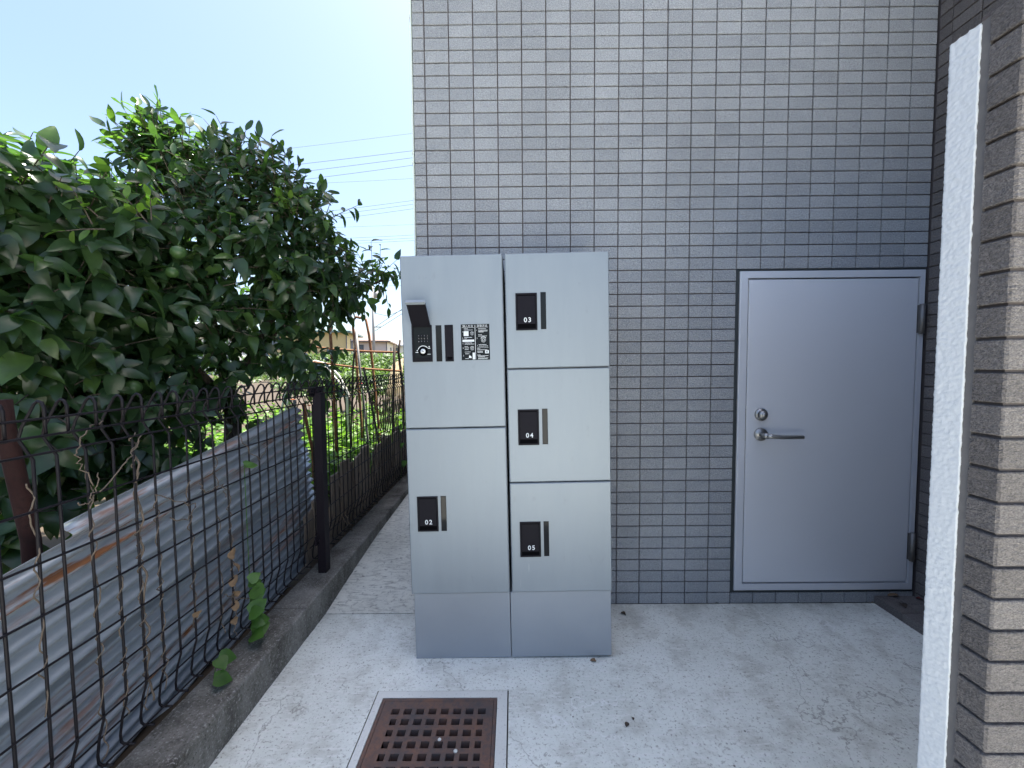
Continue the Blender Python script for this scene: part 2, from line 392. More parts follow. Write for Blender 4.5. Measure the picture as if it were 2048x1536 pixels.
for k in range(4):
    (xa, ya), (xb, yb) = c[k], c[(k+1) % 4]; b.add([(xa,ya,-.32),(xb,yb,-.32),(xb,yb,-.05),(xa,ya,-.05)], [(0,1,2,3)])
build_at(b, 'pit', M['pit'], dr)

# ------------------------------------------------------------------ tiled building
H = 7.4  # top is out of view; height set for the shade it casts
bld = tag(empty('tiled_building', (1.0, 0, 0)), 'building clad in small grey tiles with a silver service door', 'building')
b = MB()
yw = .006
# wall face with the door opening, plus body
b.add([(-.044,yw,-.2),(1.3,yw,-.2),(1.3,yw,H),(-.044,yw,H)], [(0,1,2,3)])
b.add([(1.3,yw,1.45),(2.094,yw,1.45),(2.094,yw,H),(1.3,yw,H)], [(0,1,2,3)])
b.add([(1.3,yw,-.2),(2.094,yw,-.2),(2.094,yw,.05),(1.3,yw,.05)], [(0,1,2,3)])
b.box(-.044, 9, .12, 3.2, -.2, H); b.box(-.044, 9, 3.2, 9, -.2, 3.0)  # unseen body, stepped low at the rear to shade the tree but not the garden
b.add([(-.044,yw,-.2),(-.044,.12,-.2),(-.044,.12,H),(-.044,yw,H)], [(0,3,2,1)])
for q in (((1.3,yw,.05),(1.3,.12,.05),(1.3,.12,1.45),(1.3,yw,1.45)), ((2.094,yw,.05),(2.094,.12,.05),(2.094,.12,1.45),(2.094,yw,1.45)),
          ((1.3,yw,1.45),(2.094,yw,1.45),(2.094,.12,1.45),(1.3,.12,1.45)), ((1.3,yw,.05),(2.094,yw,.05),(2.094,.12,.05),(1.3,.12,.05))):
    b.add(q, [(0,1,2,3)])
wall = build_at(b, 'wall', M['grout'], bld)
def tile_mesh(w, h=.0455, t=.008, name='tile'):
    q = MB(); q.slab(-w/2, w/2, -h/2, h/2, 0, t, .0011); q.f = q.f[1:]; q.sm = q.sm[1:]; return q.mesh(name)
def join_tiles(name, specs, mat, parent):
    q = MB()
    for (w, h, Mx) in specs:
        s_ = MB(); s_.slab(-w/2, w/2, -h/2, h/2, 0, .008, .0011)
        q.add([Mx @ Vector(p) for p in s_.v], s_.f[1:])
    o = q.build(name, mat, parent); o['kind'] = 'stuff'; return o
tm_full = tile_mesh(.0955); tm_full.materials.append(M['tile'])
tm_half = tile_mesh(.0455); tm_half.materials.append(M['tile'])
off = Vector((0, 0, 0))          # parts of a first-level part share its frame
specs = []
for r in range(int(5.5 / .05)):
    z = .025 + .05 * r
    for c in range(-1, 21):
        x = .05 + .1 * c if c >= 0 else -.0255; w = .0955 if c >= 0 else .0455
        if 13 <= c <= 20 and .05 < z < 1.45: continue
        hidden = (c <= 5 and .05 < z < 1.2 and x > 0)
        T = Matrix.Translation(Vector((x, random.uniform(-.0006, .0006), z)) - off) @ Matrix.Rotation(random.uniform(-.004, .004), 4, 'X') @ Matrix.Rotation(random.uniform(-.004, .004), 4, 'Z')
        d = (Vector((x, 0, z)) - CAM).length + (9 if hidden or z > 2.6 else 0)
        specs.append((d, w, T))
specs.sort(key=lambda q: q[0])
for d, w, T in specs[:300]:
    obj('tile', tm_full if w > .09 else tm_half, None, wall, T)
rest = [(w, .0455, T) for d, w, T in specs[300:]]
for r in range(int(5.5 / .05)):                             # left flank of the building
    for c in range(30):
        rest.append((.0955, .045, Matrix.Translation(Vector((-.0505, .055 + .1*c, .025 + .05*r)) - off) @ Matrix.Rotation(-math.pi/2, 4, 'Z')))
join_tiles('tile_field', rest, M['tile'], wall)
b = MB(); b.box(-.0575, -.0515, .002, .03, .0, H)
for z in (2.485, 1.945, 1.905): b.box(-.061, -.0573, .004, .026, z-.006, z+.006)
build_at(b, 'corner_trim', M['pale_trim'], bld)
# projecting wing on the right
b = MB(); b.box(2.106, 9, -1.078, .1, -.2, 3.2); wing = build_at(b, 'wing_wall', M['grout'], bld)  # unseen top kept low to let more light into the door nook
rest = []
for r in range(int(3.2 / .05)):
    z = .025 + .05 * r
    rest.append((.045, .045, Matrix.Translation(Vector((2.1, -.029, z)) - off) @ Matrix.Rotation(-math.pi/2, 4, 'Z')))
    for c in range(10):
        rest.append((.0955, .045, Matrix.Translation(Vector((2.1, -.1015 - .1*c, z)) - off) @ Matrix.Rotation(-math.pi/2, 4, 'Z') @ Matrix.Rotation(random.uniform(-.004, .004), 4, 'X')))
join_tiles('tile_field', rest, M['tile_brown_shaded'], wing)
# tiled ledge at the foot of the wing
led = []
b = MB(); b.box(1.936, 2.099, -1.0, -.002, -.1, .026); build_at(b, 'ledge', M['grout'], bld)
lp = bpy.data.objects['ledge']
def ledge_tile(x0, x1, y0, y1, nose):
    q = MB(); s_ = .0018; zt = .034
    vs = [(x0,y0,.0),(x1,y0,.0),(x1,y1,.0),(x0,y1,.0),(x0,y0,zt-s_),(x1,y0,zt-s_),(x1,y1,zt-s_),(x0,y1,zt-s_),(x0+s_,y0+s_,zt),(x1-s_,y0+s_,zt),(x1-s_,y1-s_,zt),(x0+s_,y1-s_,zt)]
    fs = [(8,9,10,11)]
    for a in range(4):
        n_ = (a+1) % 4; fs += [(a,n_,4+n_,4+a),(4+a,4+n_,8+n_,8+a)]
    q.add([Vector(p) - off for p in vs], fs)
    return q.build('tile', M['tile_brown_shaded'], lp)
y = -.003; k = 0
while y > -.98:
    y2 = y - (.122 if k == 0 else .215); ledge_tile(1.929, 2.005, y2+.003, y, True)
    y = y2; k += 1
y = -.003; k = 0
while y > -.98:
    y2 = y - (.062 if k == 0 else .215); ledge_tile(2.009, 2.098, y2+.003, y, False)
    y = y2; k += 1
# service door
b = MB(); b.slab(1.3520, 2.0620, .0970, 1.4060, -.004, .03, .002); door = build_at(b, 'door', M['door'], bld)
zero = Vector((0,0,0))
def dpart(b, name, mat): return b.build(name, mat, door)
def fbox(b, x0, x1, y0, y1, z0, z1): return b.box(x0-off.x, x1-off.x, y0, y1, z0, z1)
b = MB(); fo = (1.314, 2.090, .061, 1.441); fi = (1.346, 2.068, .091, 1.412)
def frame_ring(b, o, i, yf, yb):
    ox0, ox1, oz0, oz1 = o; ix0, ix1, iz0, iz1 = i
    O = [(ox0,oz0),(ox1,oz0),(ox1,oz1),(ox0,oz1)]; I = [(ix0,iz0),(ix1,iz0),(ix1,iz1),(ix0,iz1)]
    s_ = .003
    Of = [(ox0+s_,oz0+s_),(ox1-s_,oz0+s_),(ox1-s_,oz1-s_),(ox0+s_,oz1-s_)]
    for k in range(4):
        n_ = (k+1) % 4
        def P(q, y): return (q[0]-off.x, y, q[1])
        b.add([P(Of[k],yf),P(Of[n_],yf),P(I[n_],yf),P(I[k],yf)], [(0,1,2,3)])
        b.add([P(O[k],yf+s_),P(O[n_],yf+s_),P(Of[n_],yf),P(Of[k],yf)], [(0,1,2,3)])
        b.add([P(O[k],yb),P(O[n_],yb),P(O[n_],yf+s_),P(O[k],yf+s_)], [(0,1,2,3)])
        b.add([P(I[n_],yb),P(I[k],yb),P(I[k],yf),P(I[n_],yf)], [(0,1,2,3)])
frame_ring(b, fo, fi, -.006, .06); dpart(b, 'door_frame', M['door_frame'])
b = MB(); fbox(b, 1.30, 2.094, .04, .058, .05, 1.45); dpart(b, 'rebate', M['caulk'])
b = MB(); frame_ring(b, (1.2985, 2.0985, .0485, 1.4515), (1.312, 2.092, .059, 1.443), .001, .03); dpart(b, 'sealant', M['caulk'])
for zc in (1.235, .255):
    b = MB(); b.cyl((2.074-off.x, -.012, zc-.062), (0,0,1), .0095, .124, 14); fbox(b, 2.064, 2.086, -.0085, .0, zc-.058, zc+.058)
    h_ = dpart(b, 'hinge', M['hinge'])
b = MB(); b.cyl((1.412-off.x, -.003, .835), (0,-1,0), .026, .010, 28); b.cyl((1.412-off.x, -.013, .835), (0,-1,0), .019, .016, 24, .016); b.cyl((1.412-off.x, -.029, .835), (0,-1,0), .010, .004, 16); fbox(b, 1.4105, 1.4135, -.0345, -.032, .829, .841)
dpart(b, 'lock', M['chrome'])
b = MB(); b.cyl((1.412-off.x, -.003, .750), (0,-1,0), .027, .010, 28); b.cyl((1.412-off.x, -.013, .750), (0,-1,0), .011, .042, 16)
b.tube([(1.412-off.x,-.050,.750),(1.43-off.x,-.056,.749),(1.48-off.x,-.057,.746),(1.56-off.x,-.054,.745)], [.011,.0095,.0085,.0080], 10)
dpart(b, 'handle', M['chrome'])
b = MB(); fbox(b, 1.3462, 1.3510, -.002, .01, .72, .86); dpart(b, 'strike_plate', M['chrome'])

# ------------------------------------------------------------------ short tiled wall at the right, white stucco back
FX = 1.09; FT = 1.587
fin = tag(empty('partition_wall', (FX, -1.03, 0)), 'low brown tiled partition wall with rough white stucco edge beside the door nook', 'wall')
fo_ = Vector(fin.location)
b = MB(); b.box(FX+.006, 2.1, -1.072, -.990, -.1, FT-.004); build_at(b, 'core', M['grout'], fin)
q = MB()                                                  # corner tile: 95 mm front, 45 mm return, one continuous piece
def corner_tile():
    q = MB(); h = .0225; s_ = .0015; L = .0955; W = .041; t_ = .008
    prof_o = [(L,0),(.003,0),(0,.003),(0,W)]              # outer outline (x, y) seen from above; front is y=0
    lo = [(x,y,-h) for x,y in prof_o]; lo2 = [(x,y,-h+s_) for x,y in prof_o]
    n = len(prof_o)
    ins = [(L,s_),(.003,s_),(s_,.003),(s_,W)]
    rings = [[(x,y,-h) for x,y in ins], [(x,y,-h+s_) for x,y in prof_o], [(x,y,h-s_) for x,y in prof_o], [(x,y,h) for x,y in ins]]
    inn = [(L,t_),(t_,t_),(t_,W)]
    vs = [p for r in rings for p in r]; fs = []
    for r in range(3):
        for k in range(n-1): fs.append((r*n+k+1, r*n+k, (r+1)*n+k, (r+1)*n+k+1))
    o = len(vs); vs += [(L,t_,h),(t_,W,h),(L,t_,-h),(t_,W,-h),(t_,t_,h),(t_,t_,-h)]
    fs += [(3*n,3*n+1,3*n+2,o+4,o), (3*n+2,3*n+3,o+1,o+4), (2+0,1,0,o+2,o+5), (3,2,o+5,o+3), (3*n+3, n*2+3, n+3, 3, o+3, o+1)]
    q.add(vs, fs); return q.mesh('tile')
cm = corner_tile(); cm.materials.append(M['tile_brown_shaded'])
for k in range(-1, 31):
    z = .065 + .05 * k
    obj('tile', cm, None, fin, Matrix.Translation(Vector((FX + random.uniform(-.0005,.0005), -1.078, z)) - fo_))
sp_ = []
for k in range(-1, 31):
    for c in range(9): sp_.append((.0955, .045, Matrix.Translation(Vector((FX + .147 + .1*c, -1.078, .065+.05*k)) - fo_)))
join_tiles('tile_field', sp_, M['tile_brown_shaded'], fin)
b = MB(); b.box(FX+.002, FX+.03, -1.0365, -1.022, -.05, FT-.003); build_at(b, 'mortar_strip', plain('mortar', (.16,.15,.145), .9, 0, .25, 40, .5, 180), fin)
# stucco: real relief
nz = 760
import mathutils
def stip(p): return mathutils.noise.fractal(p, 1.0, 2.0, 3)
vs = []; fs = []
prof = [(FX+.020, -1.0235), (FX+.001, -1.0245)] + [(FX, -1.0245 + .0425*k/17) for k in range(18)] + [(FX+.001, -.980), (FX+.02, -.9795), (FX+.4, -.9795), (2.1, -.9795)]
for j in range(nz + 1):
    z = -.05 + (FT + .045) * j / nz
    for i, (x, y) in enumerate(prof):
        n_ = stip(Vector((x*150, y*260, z*260)))
        dx = -.0009 * n_ if 1 <= i <= 20 else 0
        dy = 0
        if i in (0, 1, 2): dy = -.0009 * (stip(Vector((3, 7, z*95))) + .6*stip(Vector((3, 9, z*30))))
        if i in (19, 20): dy = .0006 * stip(Vector((5, 7, z*120)))
        zz = z
        if j == nz: zz = z - .004 * (1 if i < 2 or i > 19 else 0) + .0015 * n_
        vs.append((x + dx - fo_.x, y + dy - fo_.y, zz))
w_ = len(prof)
for j in range(nz):
    for i in range(w_-1): fs.append((j*w_+i+1, j*w_+i, (j+1)*w_+i, (j+1)*w_+i+1))
b = MB(); b.add(vs, fs, True); b.add([(FX-fo_.x, -1.0245-fo_.y, FT-.005), (2.1-fo_.x, -1.0245-fo_.y, FT-.005), (2.1-fo_.x, -.9795-fo_.y, FT-.005), (FX-fo_.x, -.9795-fo_.y, FT-.005)], [(0,1,2,3)])
b.build('stucco', M['stucco'], fin)
b = MB(); b.box(FX+.001, 2.1, -1.0785, -1.0246, FT-.003, FT+.002); build_at(b, 'coping', M['grout'], fin)

# ------------------------------------------------------------------ parcel locker
TH = -.014
lk = tag(empty('parcel_locker', (.35, -.316, .004)), 'silver steel parcel locker of five compartments standing against the tiled wall', 'locker')
lk.rotation_euler = (0, TH, 0)
def LX(X, Z): return X - TH * Z - .35
def text_mesh(txt, size, name, extr=0.0003):
    cu = bpy.data.curves.new(name, 'FONT'); cu.body = txt; cu.size = size; cu.align_x = 'CENTER'; cu.align_y = 'CENTER'
    cu.extrude = extr; cu.space_character = 1.28 if extr > .00025 and size > .015 else 1.1; cu.offset = .0004 if size > .015 else 0; cu.resolution_u = 3
    o = bpy.data.objects.new(name, cu); COL.objects.link(o)
    dg = bpy.context.evaluated_depsgraph_get(); dg.update()
    me = bpy.data.meshes.new_from_object(o.evaluated_get(dg)); bpy.data.objects.remove(o); me.name = name
    me.materials.clear(); return me
RX = Matrix.Rotation(math.pi/2, 4, 'X')
def lettering(txt, size, x, y, z, parent, mat, name='lettering', bold=0.0):
    me = text_mesh(txt, size, name); me.materials.append(mat)
    return obj(name, me, None, parent, Matrix.Translation((x, y, z)) @ RX)
b = MB(); b.box(-.350, -.0085, .014, .30, .245, 1.428); b.box(.003, .351, .014, .30, .245, 1.428); b.build('case', M['case'], lk)
b = MB()                                                   # thin outer skins: top and flanks of the two columns
for (x0, x1) in ((-.359, -.0095), (-.001, .354)):
    b.box(x0, x1, .0165, .30, 1.4285, 1.4305); b.box(x0, x0+.0015, .0165, .30, .243, 1.4283); b.box(x1-.0015, x1, .0165, .30, .243, 1.4283)
b.build('outer_skin', M['steel'], lk)
for (x0, x1) in ((-.352, -.0095), (-.0075, .352)):
    b = MB(); b.slab(x0, x1, 0, .2415, .004, .30, .0015); b.build('plinth', M['plinth'], lk)
def ldoor(x0, x1, z0, z1):
    b = MB(); b.slab(x0, x1, z0, z1, -.002, .015, .003); return b.build('locker_door', M['steel'], lk)
dA = ldoor(-.359, -.0095, .8385, 1.431); dA['label'] = 'upper left control panel with keypad and instruction sticker'
d2 = ldoor(-.359, -.0095, .243, .8345)
d3 = ldoor(-.001, .354, 1.0395, 1.431); d4 = ldoor(-.001, .354, .6400, 1.0355); d5 = ldoor(-.001, .354, .243, .6360)
def handle_unit(d, X0, X1, Z0, Z1, num):
    """recessed black pull with a flap, and a number"""
    x0, x1 = LX(X0, (Z0+Z1)/2), LX(X1, (Z0+Z1)/2); zo = -TH*0; z0, z1 = Z0 + .0, Z1
    e = .0055
    b = MB()                                               # rim
    for (xa, xb, za, zb) in ((x0,x1,z1-e,z1),(x0,x1,z0,z0+e),(x0,x0+e,z0+e,z1-e),(x1-e,x1,z0+e,z1-e)): b.box(xa, xb, -.0048, .004, za, zb)
    h_ = b.build('handle', M['black'], d)
    b = MB(); b.box(x0+e, x1-e, -.0025, -.0022, z0+e, z1-e); b.build('recess', M['black2'], h_)
    b = MB(); zb, zt = z0 + .021, z1 - .009
    b.add([(x0+.007,-.0030,zt),(x1-.007,-.0030,zt),(x1-.007,-.0075,zb),(x0+.007,-.0075,zb),(x0+.007,-.0024,zb+.002),(x1-.007,-.0024,zb+.002)], [(3,2,1,0),(4,5,2,3),(0,4,3),(1,2,5)])
    b.build('flap', M['black'], h_)
    if num: lettering(num, .0225, (x0+x1)/2 + .003, -.0080, z0 + .034, h_, M['print'])
def window_strip(d, X0, X1, Z0, Z1):
    x0, x1 = LX(X0, (Z0+Z1)/2), LX(X1, (Z0+Z1)/2)
    b = MB(); e = .0012
    for (xa, xb, za, zb) in ((x0,x1,Z1-e,Z1),(x0,x1,Z0,Z0+e),(x0,x0+e,Z0+e,Z1-e),(x1-e,x1,Z0+e,Z1-e)): b.box(xa, xb, -.0033, .004, za, zb)
    w_ = b.build('window', M['black'], d)
    b = MB(); b.box(x0+e, x1-e, -.0026, -.0022, Z0+e, Z1-e); b.build('pane', M['glass'], w_)
handle_unit(d3, .366, .4395, 1.1695, 1.296, '03'); window_strip(d3, .4515, .470, 1.172, 1.298)
handle_unit(d4, .371, .444, .7715, .896, '04'); window_strip(d4, .4555, .4745, .773, .8975)
handle_unit(d2, .0145, .0875, .4715, .5965, '02'); window_strip(d2, .0975, .1165, .472, .597)
handle_unit(d5, .375, .4485, .3725, .4985, '05'); window_strip(d5, .459, .4775, .374, .499)
window_strip(dA, .0905, .1105, 1.069, 1.1935)
# control box with its lid up
x0, x1, z0, z1 = LX(.0085,1.13), LX(.0775,1.13), 1.069, 1.195
e = .0055; b = MB()
for (xa, xb, za, zb) in ((x0,x1,z1-e,z1),(x0,x1,z0,z0+e),(x0,x0+e,z0+e,z1-e),(x1-e,x1,z0+e,z1-e)): b.box(xa, xb, -.0060, .004, za, zb)
kp = b.build('control_box', M['black'], dA)
b = MB(); b.box(x0+e, x1-e, -.0030, -.0022, z0+e, z1-e); b.build('face_plate', M['sticker'], kp)
kx = LX(.049, 1.13)
for r in range(3):
    for c in range(4):
        b = MB(); cx_ = x0 + .0235 + c*.0098; cz_ = z1 - .0365 - r*.0098; b.slab(cx_-.0034, cx_+.0034, cz_-.0034, cz_+.0034, -.0048, -.003, .0008); k_ = b.build('key', M['black'], kp)
        lettering(str((r*4+c) % 10), .0062, cx_, -.0051, cz_, kp, M['print_dim'], 'digit')
dc = Vector((x0 + .0375, -.003, z0 + .036))
b = MB(); b.cyl(dc, (0,-1,0), .0150, .004, 28); b.build('dial', M['black2'], kp)
b = MB(); b.cyl(dc + Vector((0,-.004,0)), (0,-1,0), .0085, .003, 24); kc = b.build('key_cylinder', M['print'], kp)
b = MB(); b.box(-.0038, .0038, -.0004, 0, -.0009, .0009, Matrix.Translation(dc + Vector((0,-.0071,0))) @ Matrix.Rotation(R_(38), 4, 'Y')); b.build('keyhole', M['black2'], kc)
def arc(b, c, r, w, a0, a1, y, n=14):
    for k in range(n):
        p = []
        for (aa, rr) in ((a0+(a1-a0)*k/n, r),(a0+(a1-a0)*(k+1)/n, r),(a0+(a1-a0)*(k+1)/n, r+w),(a0+(a1-a0)*k/n, r+w)):
            p.append((c[0] + rr*math.cos(aa), y, c[2] + rr*math.sin(aa)))
        b.add(p, [(0,1,2,3)])
b = MB(); arc(b, dc, .0180, .0022, R_(40), R_(160), -.0034)
for (dx, dz, w, h) in ((-.022,-.003,.010,.0022),(.020,.010,.008,.0022),(.0205,.0155,.0035,.004),(.020,-.010,.012,.0016),(-.021,.003,.003,.004)): b.box(dc.x+dx-w/2, dc.x+dx+w/2, -.0036, -.0031, dc.z+dz-h/2, dc.z+dz+h/2)
b.build('dial_marking', M['print'], kp)
b = MB(); b.box(x0+.010, x1-.007, -.006, -.003, z0+.008, z0+.0135); b.build('ledge_bar', M['black'], kp)
hy_, hz_ = -.0065, 1.188; ang = R_(44); ll = .098
Ml = Matrix.Translation((x0+.0035, hy_, hz_)) @ Matrix.Rotation(-ang, 4, 'X') @ Matrix.Identity(4)
# lid swings up and towards the viewer
dirv = Vector((0, -math.sin(ang), math.cos(ang))); nrm = Vector((0, -math.cos(ang), -math.sin(ang)))
def lidbox(b, u0, u1, v0, v1, w0, w1):
    o = Vector((x0+.0035, hy_, hz_)); P = lambda u, v_, w_: o + Vector((u,0,0)) + dirv*v_ + nrm*w_
    vs = [P(u0,v0,w0),P(u1,v0,w0),P(u1,v1,w0),P(u0,v1,w0),P(u0,v0,w1),P(u1,v0,w1),P(u1,v1,w1),P(u0,v1,w1)]
    b.add(vs, [(0,1,2,3),(4,7,6,5),(0,4,5,1),(1,5,6,2),(2,6,7,3),(3,7,4,0)])
b = MB(); lidbox(b, 0, .0615, 0, ll, -.004, 0); lidbox(b, 0, .0025, 0, ll, 0, .003); lidbox(b, .059, .0615, 0, ll, 0, .003); lid = b.build('lid', M['black'], kp)
b = MB(); lidbox(b, -.0005, .062, ll, ll+.0095, -.0045, .008); b.build('lid_lip', M['steel'], lid)
# card slot
x0, x1, z0, z1 = LX(.1215,1.13), LX(.1505,1.13), 1.0685, 1.194
b = MB(); b.box(x0, x1, -.0040, .004, z0, z1); cs = b.build('slot_cover', M['black'], dA)
b = MB(); b.box(x0+.0055, x1-.0040, -.0075, -.0035, z0+.0165, z1-.0060); b.build('sliding_flap', M['black'], cs)
b = MB(); b.box(x0+.0070, x1-.0050, -.0043, -.0041, z0+.0055, z0+.0155); b.build('slot', M['black2'], cs)
# instruction sticker
x0, x1, z0, z1 = LX(.1775,1.13), LX(.2755,1.13), 1.0715, 1.1945
b = MB(); b.box(x0, x1, -.0028, -.0021, z0, z1); st = b.build('instruction_sticker', M['sticker'], dA)
W_, H_ = x1-x0, z1-z0; yp = -.0031
def SX(u): return x0 + W_ * (u - 297) / (1105 - 297)
def SZ(v_): return z1 - H_ * (v_ - 275) / (1290 - 275)
def sbox(b, u0, u1, v0, v1): b.add([(SX(u0),yp,SZ(v1)),(SX(u1),yp,SZ(v1)),(SX(u1),yp,SZ(v0)),(SX(u0),yp,SZ(v0))], [(0,1,2,3)])
b = MB()
sbox(b, 692, 704, 300, 1270)
for (u0,u1,v) in ((320,670,370),(730,1070,365),(745,1070,945)): sbox(b, u0, u1, v-3, v+3)
sbox(b, 372, 512, 468, 606); sbox(b, 335, 668, 710, 772); sbox(b, 612, 680, 1080, 1272)
def sline(u0, u1, v, h=18):
    u = u0
    while u < u1:
        w = random.choice((9, 12, 14)); sbox(b, u, min(u+w, u1), v-h/2*random.uniform(.6,1), v+h/2*random.uniform(.6,1)); u += w + 4
for L in ((385,490,402),(385,630,438),(388,605,648),(388,465,685),(395,600,802),(392,665,836),(392,490,905),(392,515,945),(392,500,990),(392,555,1058),(405,520,1110),(405,500,1245),
          (785,1010,408),(790,1055,450),(790,1045,478),(795,940,500),(788,890,578),(788,1030,615),(795,1010,858),(795,1055,900),(752,830,975),(752,1035,1005),(752,905,1048),(752,905,1078),(752,835,1150),(765,1060,1175),(765,960,1200),(765,1055,1238),(765,1030,1262)): sline(*L)
for (u, v, r) in ((610,545,38),(605,965,42),(930,725,60)):
    c_ = (SX(u), 0, SZ(v)); rr = r * W_ / 808
    arc(b, c_, rr, rr*.12, 0, 2*math.pi, yp, 18); arc(b, c_, rr*.45, rr*.18, 0, 2*math.pi, yp, 12); arc(b, c_, rr*1.35, rr*.22, R_(35), R_(150), yp, 10)
b.add([(SX(500),yp,SZ(1225)),(SX(585),yp,SZ(1235)),(SX(570),yp,SZ(1180)),(SX(520),yp,SZ(1150))], [(0,1,2,3)])
sbox(b, 968, 1075, 1018, 1108)
b.build('printed_marks', M['print'], st)
b = MB(); yp = -.0034
for sg in (1, -1):
    cx_, cz_ = SX(1021), SZ(1063); a = sg*R_(45)
    b.box(-.0042, .0042, -.0002, 0, -.0007, .0007, Matrix.Translation((cx_, yp, cz_)) @ Matrix.Rotation(a, 4, 'Y'))
b.build('cross_mark', M['sticker'], st)
lettering('預入方法', .0088, SX(492), -.0031, SZ(332), st, M['print'], 'heading'); lettering('受取方法', .0088, SX(898), -.0031, SZ(328), st, M['print'], 'heading')
for tx, u, v in (('1',345,490),('2',345,672),('3',345,818),('4',348,948),('5',352,1165),('1',745,452),('2',748,680),('3',750,885)): lettering(tx, .0062, SX(u), -.0031, SZ(v), st, M['print'], 'numeral')

# ------------------------------------------------------------------ kerb
b = MB(); n = 60
kerb = tag(empty('concrete_kerb', (-.52, 0, 0)), 'dark weathered concrete kerb under the black mesh fence', 'kerb')
ko = Vector(kerb.location)
yk = -2.6
while yk < 6:
    L = .6 - .003; b = MB(); rngk = random.Random(int(yk*100)); c_ = .006
    xs = [-.4555 + rngk.uniform(-.0015, .0015), -.585]; z1 = .1185 + rngk.uniform(-.0015, .0015)
    nseg = 24; vs = []; fs = []
    for k in range(nseg+1):
        y = yk + L*k/nseg
        j1 = .0018*mathutils.noise.noise(Vector((y*30, 1, 2))); j2 = .0022*mathutils.noise.noise(Vector((y*38, 4, 2)))
        vs += [(xs[0]+j1, y, -.1), (xs[0]+j1, y, z1-c_+j2), (xs[0]-c_+j2, y, z1+j1*.5), (xs[1], y, z1), (xs[1], y, -.1)]
    for k in range(nseg):
        for i in range(4): fs.append((k*5+i, (k+1)*5+i, (k+1)*5+i+1, k*5+i+1))
    fs += [(4,3,2,1,0), tuple(nseg*5+i for i in range(5))]
    b.add(vs, fs); build_at(b, 'kerb_block', M['kerb'], kerb); yk += .6

# ------------------------------------------------------------------ mesh fence
FXP = -.56
fence = tag(empty('mesh_fence', (-.52, .08, .1185)), 'black welded wire mesh fence with curled top running along the kerb', 'fence')
fof = Vector(fence.location)
prof = [(.014,.168),(-.012,.168),(-.018,.173),(-.019,.19),(-.012,.235),(0,.275),(0,.58),(0,.882),(-.026,.922),(-.018,.945),(0,.975),(.008,.989),(.016,.995),(.023,.992),(.027,.983),(.027,.926)]
b = MB(); b.tube([(x, 0, z) for x, z in prof], .0029, 6); vm = b.mesh('upright_wire'); vm.materials.append(M['fence'])
def fence_panel(y0, y1):
    y = y0 + .012
    while y < y1:
        w = obj('upright_wire', vm, None, fence, Matrix.Translation(Vector((FXP + random.uniform(-.0012,.0012), y + random.uniform(-.0015,.0015), 0)) - fof) @ Matrix.Rotation(random.uniform(-.006,.006), 4, 'X'))
        y += .05
    for (dx, z) in ((.0315,.962),(.0315,.930),(.0045,.893),(.0045,.787),(.0045,.683),(.0045,.580),(.0045,.475),(.0045,.372),(.0045,.285),(-.0215,.222),(.0,.176)):
        b = MB(); pts = [Vector((FXP+dx + .0015*math.sin(yy*3+z*20), yy, z + .002*math.sin(yy*2.3+z*9))) - fof for yy in np.linspace(y0, y1, 14)]
        b.tube(pts, .0025, 6); b.build('cross_wire', M['fence'], fence)
fence_panel(-2.0, .055); fence_panel(.075, 2.06); fence_panel(2.09, 4.1)
for yp_ in (-1.97, .072, 2.075, 4.1):
    b = MB(); vs_ = MB(); b.box(-.5365, -.5005, yp_-.02, yp_+.02, .119, .936); b.box(-.5375, -.4995, yp_-.021, yp_+.021, .936, .9385)
    o = build_at(b, 'post', M['post'], fence)
    for zc in (.947, .28):
        b = MB(); b.box(-.535, -.528, yp_-.045, yp_+.055, zc-.024, zc+.018)
        for s_ in (-.03, .04): b.cyl((-.528, yp_+s_, zc-.004), (1,0,0), .006, .004, 8)
        b.box(-.535, -.52, yp_-.012, yp_+.012, zc-.03, zc+.01)
        build_at(b, 'bracket', M['post'], fence)

# ------------------------------------------------------------------ corrugated iron sheets behind the fence
def corrugated(name, P0, ang, L, W, lean, label, pitch=.032, amp=.0088, bend=.0, yawz=0.0, cut=0):
    nu, nv = 40, int(W/pitch*8); vs = []; fs = []
    for j in range(nv+1):
        w = W*j/nv
        for i in range(nu+1):
            u = L*i/nu
            ue = u
            if i == nu: ue += .004*math.sin(w*70) + .012*mathutils.noise.noise(Vector((w*9, ang*9, 3)))
            d = amp*math.cos(2*math.pi*w/pitch) + .006*mathutils.noise.noise(Vector((u*1.6, w*2.5, ang*7))) + bend*(u/L-.5)**2
            vs.append((ue, d, w))
    for j in range(nv):
        for i in range(nu):
            k = j*(nu+1)+i
            if cut and i < nu*cut/L and W*j/nv > W - .040: continue
            fs.append((k, k+1, k+nu+2, k+nu+1))
    b = MB(); b.add(vs, fs, True); me = b.mesh(name); o = obj(name, me, M['corrugated'])
    o.modifiers.new('thickness', 'SOLIDIFY').thickness = .0012
    # local x along the length, z across the ridges, y out of the sheet
    o.matrix_world = Matrix.Translation(P0) @ Matrix.Rotation(math.pi/2 + yawz, 4, 'Z') @ Matrix.Rotation(lean, 4, 'X') @ Matrix.Rotation(-ang, 4, 'Y')
    tag(o, label, 'iron sheet', 'corrugated sheets behind the fence'); return o
